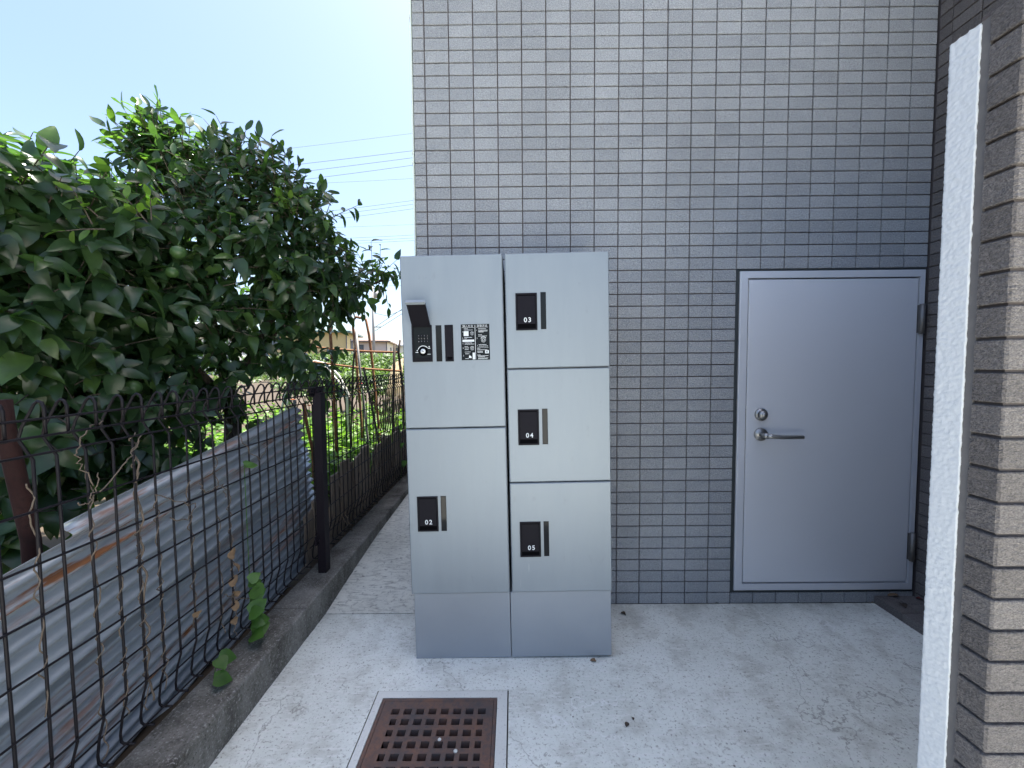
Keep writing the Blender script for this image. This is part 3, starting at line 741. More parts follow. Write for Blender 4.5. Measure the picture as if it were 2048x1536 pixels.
# upper sheet: top corner at far end (Y .21, Z .875); rotated 11 degrees, its near upper corner torn off
a1 = R_(10.0); L1, W1 = 1.75, .335
topfar = Vector((-.665, .205, .872)); ux = Vector((0, math.cos(a1), math.sin(a1))); uz = Vector((0, -math.sin(a1), math.cos(a1)))
corrugated('corrugated_sheet', topfar - ux*L1 - uz*W1, a1, L1, W1, R_(-2), 'rust streaked corrugated iron sheet leaning behind the fence, uppermost of the pile', cut=.74, pitch=.041, amp=.0112)
a2 = R_(9)
ux = Vector((0, math.cos(a2), math.sin(a2))); uz = Vector((0, -math.sin(a2), math.cos(a2)))
corrugated('corrugated_sheet', Vector((-.690, .335, .640)) - ux*2.0 - uz*.56, a2, 2.0, .56, R_(-2), 'grey corrugated iron sheet at the bottom of the pile behind the fence wires', pitch=.036, amp=.0098)

# ------------------------------------------------------------------ red leaning post
def pole(name, pts, r, mat, label, cat, n=10, group=None):
    o0 = Vector(pts[0]); b = MB(); b.tube([Vector(p) - o0 for p in pts], r, n); o = b.build(name, mat); o.location = o0
    return tag(o, label, cat, group)
pole('red_post', [atx(62,1080,-.80) + Vector((0,0,-.45)), atx(62,1080,-.80), atx(8,845,-.80), atx(2,800,-.80)], .017, M['red_iron'], 'leaning dull red iron post in the shade under the tree', 'post')

# ------------------------------------------------------------------ weathered boards along the foot of the far fence
ORD = 'first second third fourth fifth sixth seventh eighth ninth tenth eleventh twelfth thirteenth fourteenth fifteenth sixteenth seventeenth eighteenth nineteenth twentieth twenty-first twenty-second twenty-third twenty-fourth twenty-fifth twenty-sixth twenty-seventh twenty-eighth'.split()
bn = 0; y = .20; rb = random.Random(3)
while y < 2.1:
    w = rb.uniform(.075, .12); zt = .50 + rb.uniform(-.05, .03)
    if y < .40: zt = .36 + .2*(y-.2) + rb.uniform(-.05, .03)
    b = MB(); nz_ = 6; t_ = .012; vs = []
    tw = rb.uniform(-.02, .02)
    for k in range(nz_+1):
        z = .06 + (zt-.06)*k/nz_; xx = .004*math.sin(k*1.3 + y*7)
        top = rb.uniform(-.012, .012) if k == nz_ else 0
        vs += [(xx, -w/2, z-top), (xx, w/2, z+top), (xx-t_, w/2, z+top), (xx-t_, -w/2, z-top)]
    fs = [(k*4+i, k*4+(i+1) % 4, (k+1)*4+(i+1) % 4, (k+1)*4+i) for k in range(nz_) for i in range(4)] + [(3,2,1,0), tuple(nz_*4+i for i in range(4))]
    b.add(vs, fs); o = b.build('weathered_board', M['board'])
    o.location = (-.635 - .05*max(0, .5-y) + rb.uniform(-.006, .006), y + w/2, 0); o.rotation_euler = (rb.uniform(-.03, .03) + (.12 if y < .4 else 0), rb.uniform(-.05, .02), rb.uniform(-.05, .05))
    tag(o, ORD[bn] + ' weathered upright board behind the far fence, counted from the fence post', 'board', 'boards along the foot of the far fence')
    y += w + rb.uniform(-.004, .006); bn += 1

# ------------------------------------------------------------------ leaves
def leaf_template(wid=.22, fold=.06, droop=.16, heart=False, twist=.0):
    ts = [0, .10, .28, .48, .68, .87, 1.0]
    ws = [0, .48, .90, 1.0, .80, .38, 0] if not heart else [.10, .80, 1.0, .90, .62, .27, 0]
    n = 7; zc = lambda t_: -droop*t_*t_
    vs = [(.05*twist*math.sin(3*t_), t_, zc(t_)) for t_ in ts]
    for sgn in (-1, 1):
        for k in range(1, 6): vs.append((sgn*wid*ws[k], ts[k] + (-.05 if heart and k == 1 else .015), zc(ts[k]) + fold*ws[k] + twist*sgn*.08*ts[k] + .012*math.sin(9*ts[k]+sgn)))
    fs = []
    for side, o in ((-1, n), (1, n+5)):
        q = [(0,1,o)] + [(k,k+1,o+k,o+k-1) for k in range(1, 5)] + [(5,6,o+4)]
        fs += q if side == 1 else [tuple(reversed(f)) for f in q]
    return np.array(vs, float), fs
LT = [leaf_template(.175, .06, .16), leaf_template(.225, .08, .34, False, .8), leaf_template(.295, .07, .30, True, -.6), leaf_template(.20, .03, .05, False, -.9), leaf_template(.27, .10, .5, True, .9)]
def basis(d, nrm):
    d = d / np.linalg.norm(d); x = np.cross(d, nrm); l = np.linalg.norm(x)
    if l < 1e-5: x = np.array([1., 0, 0]); l = 1
    x /= l; return np.stack([x, d, np.cross(x, d)], 1)
def join_leaves(name, leaves, mat, parent, origin=(0,0,0), kind=None):
    vs = []; fs = []; o = 0
    for (p, d, nrm, L, k) in leaves:
        T, F = LT[k]; B = basis(d, nrm); V = (T * L) @ B.T + p - np.array(origin); vs.append(V)
        fs += [tuple(i + o for i in f) for f in F]; o += len(T)
    me = bpy.data.meshes.new(name); me.from_pydata(np.concatenate(vs).tolist(), [], fs); me.update()
    me.polygons.foreach_set('use_smooth', [True]*len(me.polygons))
    ob = obj(name, me, mat, parent)
    if kind: ob['kind'] = kind
    return ob
def twig_leaves(c, rad, ntwig, L, kind, out, upb=.3, down=.35, nl=(5, 9), tl=(.10, .22), shell=.55, twigs=None, face=(.35, -.5, .6)):
    """leafy twigs spread through an ellipsoid"""
    c = np.array(c); rad = np.array(rad); face = np.array(face)
    for _ in range(ntwig):
        v = rng.normal(size=3); v /= np.linalg.norm(v)
        r = shell + (1 - shell) * rng.random() if rng.random() < .75 else rng.random()
        base = c + v * rad * r * .85
        td = v * .8 + rng.normal(size=3) * .5 + np.array([0, 0, upb]); td /= np.linalg.norm(td)
        ln = rng.uniform(*tl); n = rng.integers(*nl)
        if twigs is not None: twigs.append((base, base + td * ln))
        side = np.cross(td, rng.normal(size=3)); side /= np.linalg.norm(side) + 1e-9; up2 = np.cross(td, side)
        for k in range(n):
            f = (k + 1) / n; a = k * 2.4
            s_ = side * math.cos(a) + up2 * math.sin(a)
            d = td * (.45 + .55 * f * (k == n-1)) + s_ * .9 + np.array([0, 0, -down]) + rng.normal(size=3) * .22
            nr = face * .8 + v * .5 + np.array([0, 0, .7]) + rng.normal(size=3) * .45
            out.append((base + td * ln * f, d, nr, L * rng.uniform(.65, 1.15), (kind if kind >= 0 else int(rng.integers(0, 2))) if rng.random() < .6 else (3 if kind in (0, -1) else 4)))

# ------------------------------------------------------------------ citrus tree overgrown by a climber, behind the fence
tree = tag(empty('citrus_tree', (-1.25, .55, .03)), 'dark green citrus tree overgrown with glossy climber leaves, hanging over the fence', 'tree')
to = Vector(tree.location)
def P3(px, py, dep): return np.array(at(px, py, CAM.y + dep))
# (px, py, depth, rx, ry, rz, twigs, leaf length, kind)
CL = [(325, 318, 2.05, 0.075, 0.1, 0.075, 34, 0.1, 0), (362, 340, 2.1, 0.07, 0.1, 0.06, 18, 0.095, 0), (488, 332, 2.1, 0.075, 0.12, 0.045, 22, 0.085, 0), (560, 372, 2.12, 0.08, 0.12, 0.05, 20, 0.08, 0), (640, 455, 2.15, 0.06, 0.1, 0.07, 14, 0.07, 1), (20, 379, 1.5, 0.16, 0.22, 0.09, 26, 0.0882, 1), (110, 399, 1.75, 0.16, 0.22, 0.09, 33, 0.0882, 0), (190, 429, 1.8, 0.18, 0.24, 0.09, 36, 0.084, 0), (40, 432, 1.4, 0.22, 0.26, 0.15, 43, 0.1008, 2),
      (160, 432, 1.6, 0.24, 0.28, 0.16, 48, 0.0882, 2), (250, 475, 1.7, 0.24, 0.28, 0.17, 52, 0.0924, 2), (60, 540, 1.4, 0.22, 0.24, 0.16, 48, 0.1008, 2),
      (325, 332, 2.05, 0.1, 0.14, 0.1, 48, 0.0892, 0), (345, 397, 2.05, 0.15, 0.2, 0.12, 31, 0.0808, 0), (400, 452, 2.05, 0.18, 0.26, 0.15, 36, 0.0723, 0), (385, 342, 2.1, 0.06, 0.1, 0.06, 9, 0.0765, 0),
      (482, 369, 2.1, 0.13, 0.2, 0.1, 36, 0.0765, 0), (545, 399, 2.15, 0.12, 0.2, 0.1, 36, 0.0765, 0), (595, 424, 2.15, 0.085, 0.15, 0.08, 24, 0.0723, 0), (490, 430, 2.05, 0.22, 0.26, 0.14, 45, 0.068, 1), (590, 450, 2.15, 0.13, 0.2, 0.1, 31, 0.0638, 1),
      (430, 500, 1.95, 0.24, 0.26, 0.18, 50, 0.0765, 2), (540, 540, 2, 0.24, 0.26, 0.18, 55, 0.085, 2), (625, 510, 2.15, 0.12, 0.18, 0.14, 36, 0.0595, 1), (620, 590, 2.1, 0.16, 0.18, 0.14, 40, 0.0808, 2),
      (685, 570, 2.35, 0.11, 0.16, 0.1, 28, 0.0723, 2), (750, 560, 2.5, 0.075, 0.12, 0.075, 18, 0.068, 1), (340, 590, 1.8, 0.26, 0.26, 0.2, 52, 0.0892, 2),
      (170, 600, 1.55, 0.26, 0.26, 0.18, 50, 0.0966, 2), (20, 650, 1.3, 0.2, 0.22, 0.16, 40, 0.1008, 2), (250, 690, 1.7, 0.28, 0.28, 0.18, 43, 0.0882, 2), (110, 690, 1.45, 0.2, 0.22, 0.16, 36, 0.0966, 2),
      (430, 640, 1.95, 0.26, 0.28, 0.18, 43, 0.0808, 2), (540, 650, 2.1, 0.16, 0.2, 0.14, 26, 0.0765, 2), (605, 725, 2.05, 0.11, 0.13, 0.12, 28, 0.0723, 2),
      (120, 770, 1.45, 0.26, 0.24, 0.14, 40, 0.0882, 2), (380, 750, 1.85, 0.28, 0.28, 0.14, 36, 0.0808, 2), (250, 800, 1.65, 0.26, 0.22, 0.12, 36, 0.084, 2), (40, 850, 1.3, 0.2, 0.2, 0.14, 31, 0.0924, 2),
      (140, 900, 1.5, 0.26, 0.2, 0.12, 33, 0.084, 2), (290, 890, 1.65, 0.2, 0.2, 0.1, 18, 0.095, 2), (30, 980, 1.35, 0.2, 0.2, 0.12, 24, 0.0882, 2), (160, 980, 1.6, 0.2, 0.2, 0.12, 21, 0.084, 2), (420, 840, 1.9, 0.2, 0.2, 0.08, 14, 0.0765, 2), (20, 1100, 1.22, 0.1, 0.1, 0.06, 8, 0.0924, 2)]
leaves = []; twl = []
for (px, py, dp, rx, ry, rz, nt, L, kd) in CL:
    twig_leaves(P3(px, py, dp), (rx, ry, rz), nt, L, kd, leaves, upb=.55 if kd == 0 else .15, down=.05 if kd == 0 else .6, twigs=twl)
# a thinner, deeper screen behind so the crown has body
for (px, py, dp, rx, ry, rz, nt) in ((120, 480, 2.4, .5, .35, .3, 50), (300, 520, 2.6, .5, .4, .35, 60), (470, 560, 2.7, .45, .4, .3, 50), (200, 640, 2.3, .5, .3, .2, 60), (400, 680, 2.6, .4, .4, .15, 40), (100, 760, 2.1, .5, .3, .16, 60), (280, 800, 2.3, .5, .3, .16, 50), (60, 900, 1.9, .45, .3, .2, 60), (220, 920, 2.1, .4, .3, .12, 40)):
    twig_leaves(P3(px, py, dp), (rx, ry, rz), nt, .09, -1, leaves, twigs=twl)
# bright young shoots on the outside
young = []
for (px, py, dp) in ((225, 395, 1.55), (210, 450, 1.40), (300, 440, 1.5), (560, 405, 2.0), (590, 430, 2.0), (650, 470, 2.1), (680, 505, 2.25), (735, 535, 2.4), (760, 540, 2.4), (340, 310, 2.0), (275, 400, 1.8), (500, 355, 2.0)):
    twig_leaves(P3(px, py, dp), (.05, .05, .04), 3, .06, 0, young, upb=1.2, down=.2, nl=(4, 7), tl=(.06, .12), twigs=twl)
print('leaves', len(leaves), len(young))
def vis(l):
    d = l[0] - np.array(CAM); dep = d @ np.array(CF); return l[3] / max(dep, .4) - .004*rng.random()
order = sorted(range(len(leaves)), key=lambda i: -vis(leaves[i]))
big = set(order[:300])
lmesh = []
for k in range(5):
    q = MB(); q.add(LT[k][0].tolist(), LT[k][1], True); me = q.mesh('leaf'); me.materials.append(M['leaf']); lmesh.append(me)
for i in order[:300]:
    p, d, nr, L, k = leaves[i]; B = basis(d, nr) * L
    T = Matrix.Identity(4)
    for a in range(3):
        for c in range(3): T[a][c] = B[a, c]
        T[a][3] = p[a] - to[a]
    obj('leaf', lmesh[k], None, tree, T)
join_leaves('foliage', [leaves[i] for i in order[300:]], M['leaf'], tree, to, 'stuff')
join_leaves('young_shoots', young, M['leaf_young'], tree, to, 'stuff')
b = MB()
for (a, c) in twl: b.tube([Vector(a) - to, (Vector(a) + Vector(c)) / 2 - to + Vector((0,0,.004)), Vector(c) - to], [.0028, .002, .0012], 4, cap=False)
o = b.build('twigs', M['bark'], tree); o['kind'] = 'stuff'
b = MB(); trunk = [Vector(q) - to for q in ((-1.25,.55,.03),(-1.24,.50,.35),(-1.20,.46,.62),(-1.16,.42,.85))]; b.tube(trunk, [.055,.046,.042,.040], 10); b.build('trunk', M['bark'], tree)
tip = trunk[-1] + to
def limb(pts, r0):
    pts = [Vector(p) for p in pts]; n = len(pts); fine = []
    for k in range(n-1):
        for f in np.linspace(0, 1, 5)[:-1]:
            fine.append(pts[k].lerp(pts[k+1], f) + Vector((random.uniform(-1,1), random.uniform(-1,1), random.uniform(-1,1))) * .008)
    fine.append(pts[-1]); b = MB(); N = len(fine)
    b.tube([p - to for p in fine], [r0 * (1 - .75*k/(N-1)) for k in range(N)], 8); b.build('branch', M['bark'], tree)
limb([tip, Vector(P3(440,800,2.0)), Vector(P3(500,715,2.05)), Vector(P3(565,600,2.1)), Vector(P3(620,560,2.2)), Vector(P3(700,575,2.4)), Vector(P3(765,560,2.5))], .026)
limb([tip, Vector(P3(420,620,2.1)), Vector(P3(395,450,2.1)), Vector(P3(355,370,2.1)), Vector(P3(328,310,2.1))], .030)
limb([tip, Vector(P3(300,660,1.9)), Vector(P3(180,520,1.75)), Vector(P3(60,400,1.6)), Vector(P3(20,360,1.6))], .028)
limb([Vector(P3(395,430,2.1)), Vector(P3(480,400,2.1)), Vector(P3(570,390,2.15))], .016)
limb([Vector(P3(300,660,1.9)), Vector(P3(150,700,1.6)), Vector(P3(30,660,1.4))], .016)
limb([Vector(P3(500,715,2.05)), Vector(P3(580,640,2.1)), Vector(P3(640,600,2.1))], .010)
for (px, py, dp, r) in ((455,447,1.88,.026),(357,505,1.55,.028),(590,385,2.02,.026),(622,386,2.08,.024),(612,398,2.02,.022),(265,775,1.45,.030),(487,345,2.0,.024),(345,545,1.6,.024),(370,335,1.9,.022)):
    b = MB(); q = []; ns, nr_ = 12, 8
    for j in range(nr_+1):
        th = math.pi*j/nr_
        for k in range(ns): q.append((r*math.sin(th)*math.cos(2*math.pi*k/ns), r*math.sin(th)*math.sin(2*math.pi*k/ns), r*.92*math.cos(th)))
    fs = [(j*ns+k, (j+1)*ns+k, (j+1)*ns+(k+1) % ns, j*ns+(k+1) % ns) for j in range(nr_) for k in range(ns)]
    b.add(q, fs, True); b.tube([(0,0,r*.9),(.004,.002,r*1.6)], .002, 5)
    o = b.build('fruit', M['fruit'], tree); o.location = Vector(P3(px, py, dp)) - to

# ------------------------------------------------------------------ climbers on the fence
def vine(y, z0, z1, turns, label, leavesd=0, r=.0014, dx=0):
    pts = []; n = int(turns*10)
    for k in range(n+1):
        f = k/n; a = 2*math.pi*turns*(f + .035*math.sin(f*17+y*31)) + y*9; rr = .0048 + .0022*math.sin(k*.37+y*50) + .001*math.sin(k*1.7)
        pts.append(Vector((FXP + dx + rr*math.cos(a), y + rr*math.sin(a), z0 + (z1-z0)*f)))
    o0 = pts[0].copy(); b = MB(); b.tube([p - o0 for p in pts], r, 5); o = b.build('dry_vine', M['vine']); o.location = o0
    tag(o, label, 'vine', 'dry vines twisted round the fence wires')
    for k in range(leavesd):
        p = pts[int(n*(.12 + .55*k/max(1, leavesd)))]
        me = crumple(random.uniform(.03, .045), k*3 + int(y*100)); me.materials.append(M['dead'])
        obj('dead_leaf', me, None, o, Matrix.Translation(p - o0 + Vector((.01, 0, 0))) @ Matrix.Rotation(random.uniform(0,6), 4, 'Z') @ Matrix.Rotation(random.uniform(.8,2), 4, 'X'))
    return o
def crumple(L, seed):
    r_ = random.Random(seed); q = MB(); N = 7; vs = []
    for i in range(N):
        t_ = i/(N-1); w = math.sin(math.pi*min(1, t_*.9+.08))*.38
        for s_ in (-1, -.4, .4, 1): vs.append(((s_*w + r_.uniform(-.05,.05))*L, (t_-.5)*L, (abs(s_)*.28*w*2 + .18*math.sin(t_*4) + r_.uniform(-.05,.05))*L*.55))
    q.add(vs, [(i*4+k, i*4+k+1, i*4+k+5, i*4+k+4) for i in range(N-1) for k in range(3)], True); return q.mesh('dead_leaf')
wy = [-1.988 + .05*k for k in range(42)]
def wy_near(y): return min(wy, key=lambda q: abs(q-y))
for (y, z0, z1, t_, nl, lab) in ((-.72,.20,.90,16,0,'thick double strand of dry vine wound up a fence wire'), (-.675,.22,.74,9,0,'dry vine wound round the fence wire right of the thick strand'), (-.78,.24,.60,7,0,'thin dry vine wound round the wire left of the thick strand'),
        (-.83,.18,.85,9,0,'pale dry vine winding up a wire near the sheet\'s rusty corner'), (-.92,.38,.84,6,0,'dry vine on the wire in front of the red post'), (-.43,.18,.66,9,6,'dry vine hung with curled brown leaves in front of the iron sheet'), (-.48,.22,.80,6,0,'thin dry vine left of the one hung with brown leaves'), (-.58,.3,.74,5,1,'dry vine with one curled leaf in the middle of the near fence panel')):
    vine(wy_near(y), z0, z1, t_, lab, nl)
pts_ = [];  vine(wy_near(-.72) + .006, .22, .88, 7, 'second strand of the thick dry vine bundle', 0, .0024)
def tendril(pts, label):
    pts = [Vector(p) for p in pts]; fine = []
    for k in range(len(pts)-1):
        for f in np.linspace(0,1,6)[:-1]: fine.append(pts[k].lerp(pts[k+1], f) + Vector((random.gauss(0,.002), random.gauss(0,.003), random.gauss(0,.003))))
    fine.append(pts[-1]); o0 = fine[0].copy(); b = MB(); b.tube([p-o0 for p in fine], .0014, 4); o = b.build('dry_tendril', M['vine']); o.location = o0
    tag(o, label, 'vine', 'loose dry tendrils on the fence')
for k, pp in enumerate((((186,968),(160,935),(152,900),(175,862),(205,842)),((200,985),(238,942),(268,905),(283,870)),((155,1005),(175,1008),(190,985),(196,945)),((395,972),(412,985),(445,970),(452,995)),((310,990),(345,1000),(395,1012),(372,1040),(340,1035)),((480,870),(500,905),(520,920),(535,890)),((520,1180),(500,1195),(470,1200),(448,1188)),((420,1440),(415,1475),(417,1500),(412,1530)))):
    tendril([atx(x, y, FXP+.012) for x, y in pp], ('loose dry tendril curling behind the left fence wires','dry tendril reaching up right across the dark tree shade','short dry tendril hanging below the bent one at left','dry tendril with a knot over the iron sheet','dry tendril dangling over the middle of the iron sheet','dry tendril at the upper end of the iron sheet','pale dry tendril looping near the ivy sprout','thin runner hanging down the kerb face')[k])
rt = random.Random(11)
for k in range(16):
    y0 = rt.uniform(.25, 1.7); pts = [Vector((FXP - rt.uniform(.0, .05), y0, .13))]
    for j in range(1, 7):
        p = pts[-1] + Vector((rt.uniform(-.02, .02), rt.uniform(-.05, .07), rt.uniform(.05, .15))); p.x = max(-.62, min(-.535, p.x)); pts.append(p)
    o0 = pts[0].copy(); b = MB(); b.tube([p - o0 for p in pts], [.0035 - .0004*j for j in range(7)], 5); o = b.build('dry_stalk', M['vine']); o.location = o0
    tag(o, ORD[k] + ' of the dry brown stalks tangled in the far fence panel beside the locker', 'stalk', 'dry stalks tangled in the far fence panel')
def ivy(px, py, X, n, spread, label, L=.050):
    c = atx(px, py, X); o = tag(empty('ivy_sprout', (c.x, c.y, .12)), label, 'ivy'); oo = Vector(o.location)
    pts = [Vector((c.x, c.y, .12)) - oo]
    for k in range(n):
        f = (k+1)/n; p = Vector((c.x + random.uniform(-.01,.02), c.y + random.uniform(-spread,spread)*.5, .12 + (c.z-.12)*2*f*.95)); pts.append(p - oo)
        for s_ in (0, 1):
            d = np.array([random.uniform(.2,.8), random.uniform(-1,1), random.uniform(-.7,.3)]); nr = np.array([.9, -.7, .8]) + rng.normal(size=3)*.3
            B = basis(d, nr) * (L*random.uniform(.7,1.25)); T = Matrix.Identity(4)
            for a in range(3):
                for cc in range(3): T[a][cc] = B[a, cc]
                T[a][3] = (p - oo)[a]
            obj('leaf', ivm, None, o, T)
    b = MB(); b.tube(pts, .0014, 4); b.build('stem', M['ivy'], o)
q = MB(); ivt = leaf_template(.46, .04, .2, True); q.add(ivt[0].tolist(), ivt[1], True); ivm = q.mesh('leaf'); ivm.materials.append(M['ivy'])
ivy(495, 1222, -.545, 6, .05, 'green ivy sprout with round leaves growing up the fence above the kerb')
ivy(432, 1345, -.53, 2, .05, 'small green ivy sprout low on the kerb, nearest the camera', .045)
ivy(497, 1098, -.55, 1, .03, 'single pale green ivy leaves up on the fence', .04)
ivy(800, 905, -.56, 3, .06, 'ivy sprout beside the locker at the far end of the fence', .04)

# ------------------------------------------------------------------ garden behind the fence
def foliage_thing(name, label, cat, c, rad, nt, L, mat, kind=0, group=None, tl=(.05,.12), stems=True):
    out = []; tw = []
    c = Vector(c)
    o = tag(empty(name, (c.x, c.y, .03)), label, cat, group)
    twig_leaves(c, rad, nt, L, kind, out, twigs=tw, tl=tl, shell=.4, upb=.6, down=.1, face=(0,-.3,.9))
    join_leaves('crown', out, mat, o, o.location, 'stuff')
    if stems:
        b = MB()
        for k in range(5): b.tube([(random.uniform(-.05,.05), random.uniform(-.05,.05), -.02), Vector((random.uniform(-.5,.5)*rad[0], random.uniform(-.5,.5)*rad[1], c.z-.03))], [.012, .006], 5)
        b.build('stem', M['bark'], o)
    return o
SH = [(585,752,8.0,.9,.6,.50,150,'leafy garden shrub at the left, half hidden by the tree'),(650,742,8.6,.8,.6,.45,170,'leafy shrub behind the bamboo hoop'),(700,742,8.8,.7,.6,.45,170,'leafy shrub below the yellow house window'),(752,744,9.0,.7,.6,.45,170,'leafy shrub at the foot of the utility pole'),(800,746,9.2,.7,.6,.45,130,'leafy shrub next to the locker edge in the distance'),
      (440,760,7.6,1.0,.6,.6,120,'garden shrub glimpsed through the tree, middle'),(250,770,6.6,1.0,.6,.6,120,'garden shrub glimpsed through the tree, left'),(60,780,5.8,1.0,.6,.6,100,'garden shrub glimpsed through the tree, far left'),
      (690,765,6.2,.6,.5,.30,110,'low sunlit shrub behind the hairpin pipe'),(620,772,6.0,.6,.5,.30,110,'low sunlit shrub behind the white hoops'),(760,768,6.4,.6,.5,.32,110,'low sunlit shrub behind the bamboo bundle')]
for (px, py, dp, rx, ry, rz, nt, lab) in SH:
    foliage_thing('garden_shrub', lab, 'shrub', P3(px, py, dp), (rx, ry, rz), nt, .085, M['shrub'], -1, 'shrubs in the garden')
veg = []; 
for k in range(900):
    x = rng.uniform(-7.5, -1.0) if k > 450 else rng.uniform(-3.2, -.85); y = rng.uniform(.9, 6.5) if k > 450 else rng.uniform(1.2, 4.2)
    if x > -1.0 and y < 1.0: continue
    h = rng.uniform(.10, .34)
    for j in range(8):
        a = rng.uniform(0, 6.28); d = np.array([math.cos(a), math.sin(a), rng.uniform(.2, 1.2)])
        veg.append((np.array([x, y, .03 + h*rng.random()]), d, np.array([0,-.2,1.]) + rng.normal(size=3)*.4, rng.uniform(.07, .13), 1 + int(rng.random() < .6)))
o = join_leaves('vegetable_bed', veg, M['veg'], None, (0,0,0), 'stuff'); tag(o, 'bright green leafy vegetables filling the sunlit garden bed', 'vegetables')
def flower(px, py, dp, mat, label, r=.022):
    c = Vector(P3(px, py, dp)); o = tag(empty('flower', (c.x, c.y, .03)), label, 'flower', 'orange and red garden flowers')
    b = MB(); b.tube([(0,0,0),(.01,0,(c.z-.03)/2),(0,0,c.z-.03)], .003, 5); b.build('stem', M['veg'], o)
    b = MB()
    for ring, (n_, rr, tilt) in enumerate(((12, 1.0, .25), (9, .75, .6), (6, .45, 1.0))):
        for k in range(n_):
            a = 2*math.pi*k/n_ + ring; d = Vector((math.cos(a)*math.cos(tilt), math.sin(a)*math.cos(tilt), math.sin(tilt))) * r * rr; s_ = Vector((-math.sin(a), math.cos(a), 0)) * r * .3
            z = Vector((0, 0, c.z-.03)); b.add([z, z + d*.6 - s_, z + d, z + d*.6 + s_], [(0,1,2,3)])
    b.build('petals', mat, o)
for (px, py, dp, mt, lab, r) in ((577,788,3.0,'orange','orange flower left of the fence post top',.026),(618,812,3.2,'orange','orange flower just left of the fence post',.022),(648,786,3.4,'redfl','red flower right of the fence post top',.018),(690,790,3.6,'orange','orange flower between the grey stakes',.02),(722,768,3.8,'redfl','red flower behind the curled fence top, right',.02),(700,800,3.4,'redfl','red flower low between the stakes',.016),(586,800,3.2,'orange','second orange flower near the white hoops',.02)):
    flower(px, py, dp, M[mt], lab, r)
# stakes, pipes and hoops
def pp(lst, dp): return [Vector(P3(x, y, dp)) for x, y in lst]
def down(p): return Vector((p.x, p.y, .02))
def stake(name, lst, dp, r, mat, label, n=8):
    pts = pp(lst, dp); pts = [down(pts[-1])] + pts[::-1]; return pole(name, pts, r, mat, label, 'stake', n, 'garden stakes and pipes')
stake('rusty_stake', [(659,640),(664,720),(672,880)], 3.5, .014, M['rust'], 'rusty brown upright stake right of the fence post')
stake('rusty_stake', [(606,806),(614,850),(626,905)], 2.9, .012, M['rust'], 'slanting rusty stake left of the fence post')
stake('grey_stake', [(712,660),(720,740),(737,890)], 3.9, .012, M['greypole'], 'grey stake through the hairpin pipe')
stake('dark_stake', [(712,662),(706,740),(702,870)], 3.9, .010, M['dead_dark'], 'dark slanting stake crossing the grey one')
stake('dark_stake', [(789,690),(788,740),(786,850)], 4.1, .014, M['dead_dark'], 'dark stake left of the locker edge')
stake('dark_stake', [(800,680),(797,705),(806,780)], 4.3, .014, M['dead_dark'], 'dark crooked stake at the locker edge')
stake('grey_stake', [(727,735),(745,820),(760,900)], 3.7, .011, M['bark'], 'brown slanting stake right of the grey one')
stake('grey_stake', [(590,800),(592,860),(596,960)], 2.8, .010, M['greypole'], 'thin grey stake at the end of the iron sheet')
hp = pp([(760,880),(752,800),(744,720),(738,670),(732,640),(726,634),(720,636),(712,634),(707,640),(706,655),(710,690),(716,760),(724,860)], 4.4)
pole('hairpin_pipe', [down(hp[0])] + hp + [down(hp[-1])], .014, M['rust'], 'rusty pipe bent into a tall hairpin in the garden', 'pipe')
pole('cross_pipe', pp([(600,691),(665,698),(735,703),(798,705)], 4.3), .012, M['rust'], 'upper rusty horizontal pipe tied across the stakes', 'pipe')
pole('cross_pipe', pp([(600,721),(665,729),(735,738),(800,742)], 4.2), .011, M['rust'], 'lower rusty horizontal pipe tied across the stakes', 'pipe')
for (dx, lab) in ((0, 'outer white plastic hoop arching over the garden bed'), (9, 'inner white plastic hoop arching over the garden bed')):
    hpts = pp([(560+dx,830),(575+dx,775),(600+dx,738+dx*.6),(630+dx*.5,722+dx*.9),(655,728+dx),(678-dx*.3,752+dx),(696-dx*.3,785)], 4.6 + dx*.03)
    pole('hoop', [down(hpts[0])] + hpts + [down(hpts[-1])], .014, M['pvc'], lab, 'hoop')
for k in range(9):
    pole('bamboo_cane', [Vector(P3(752+k*5, 880, 4.4)) * 1.0, Vector(P3(786+k*2.5, 728-k*1.5, 4.4 + k*.03))], .008, M['bamboo'], ORD[k] + ' dry bamboo cane from the left in the slanting bundle beside the locker', 'cane', 6, 'bundle of dry bamboo canes')

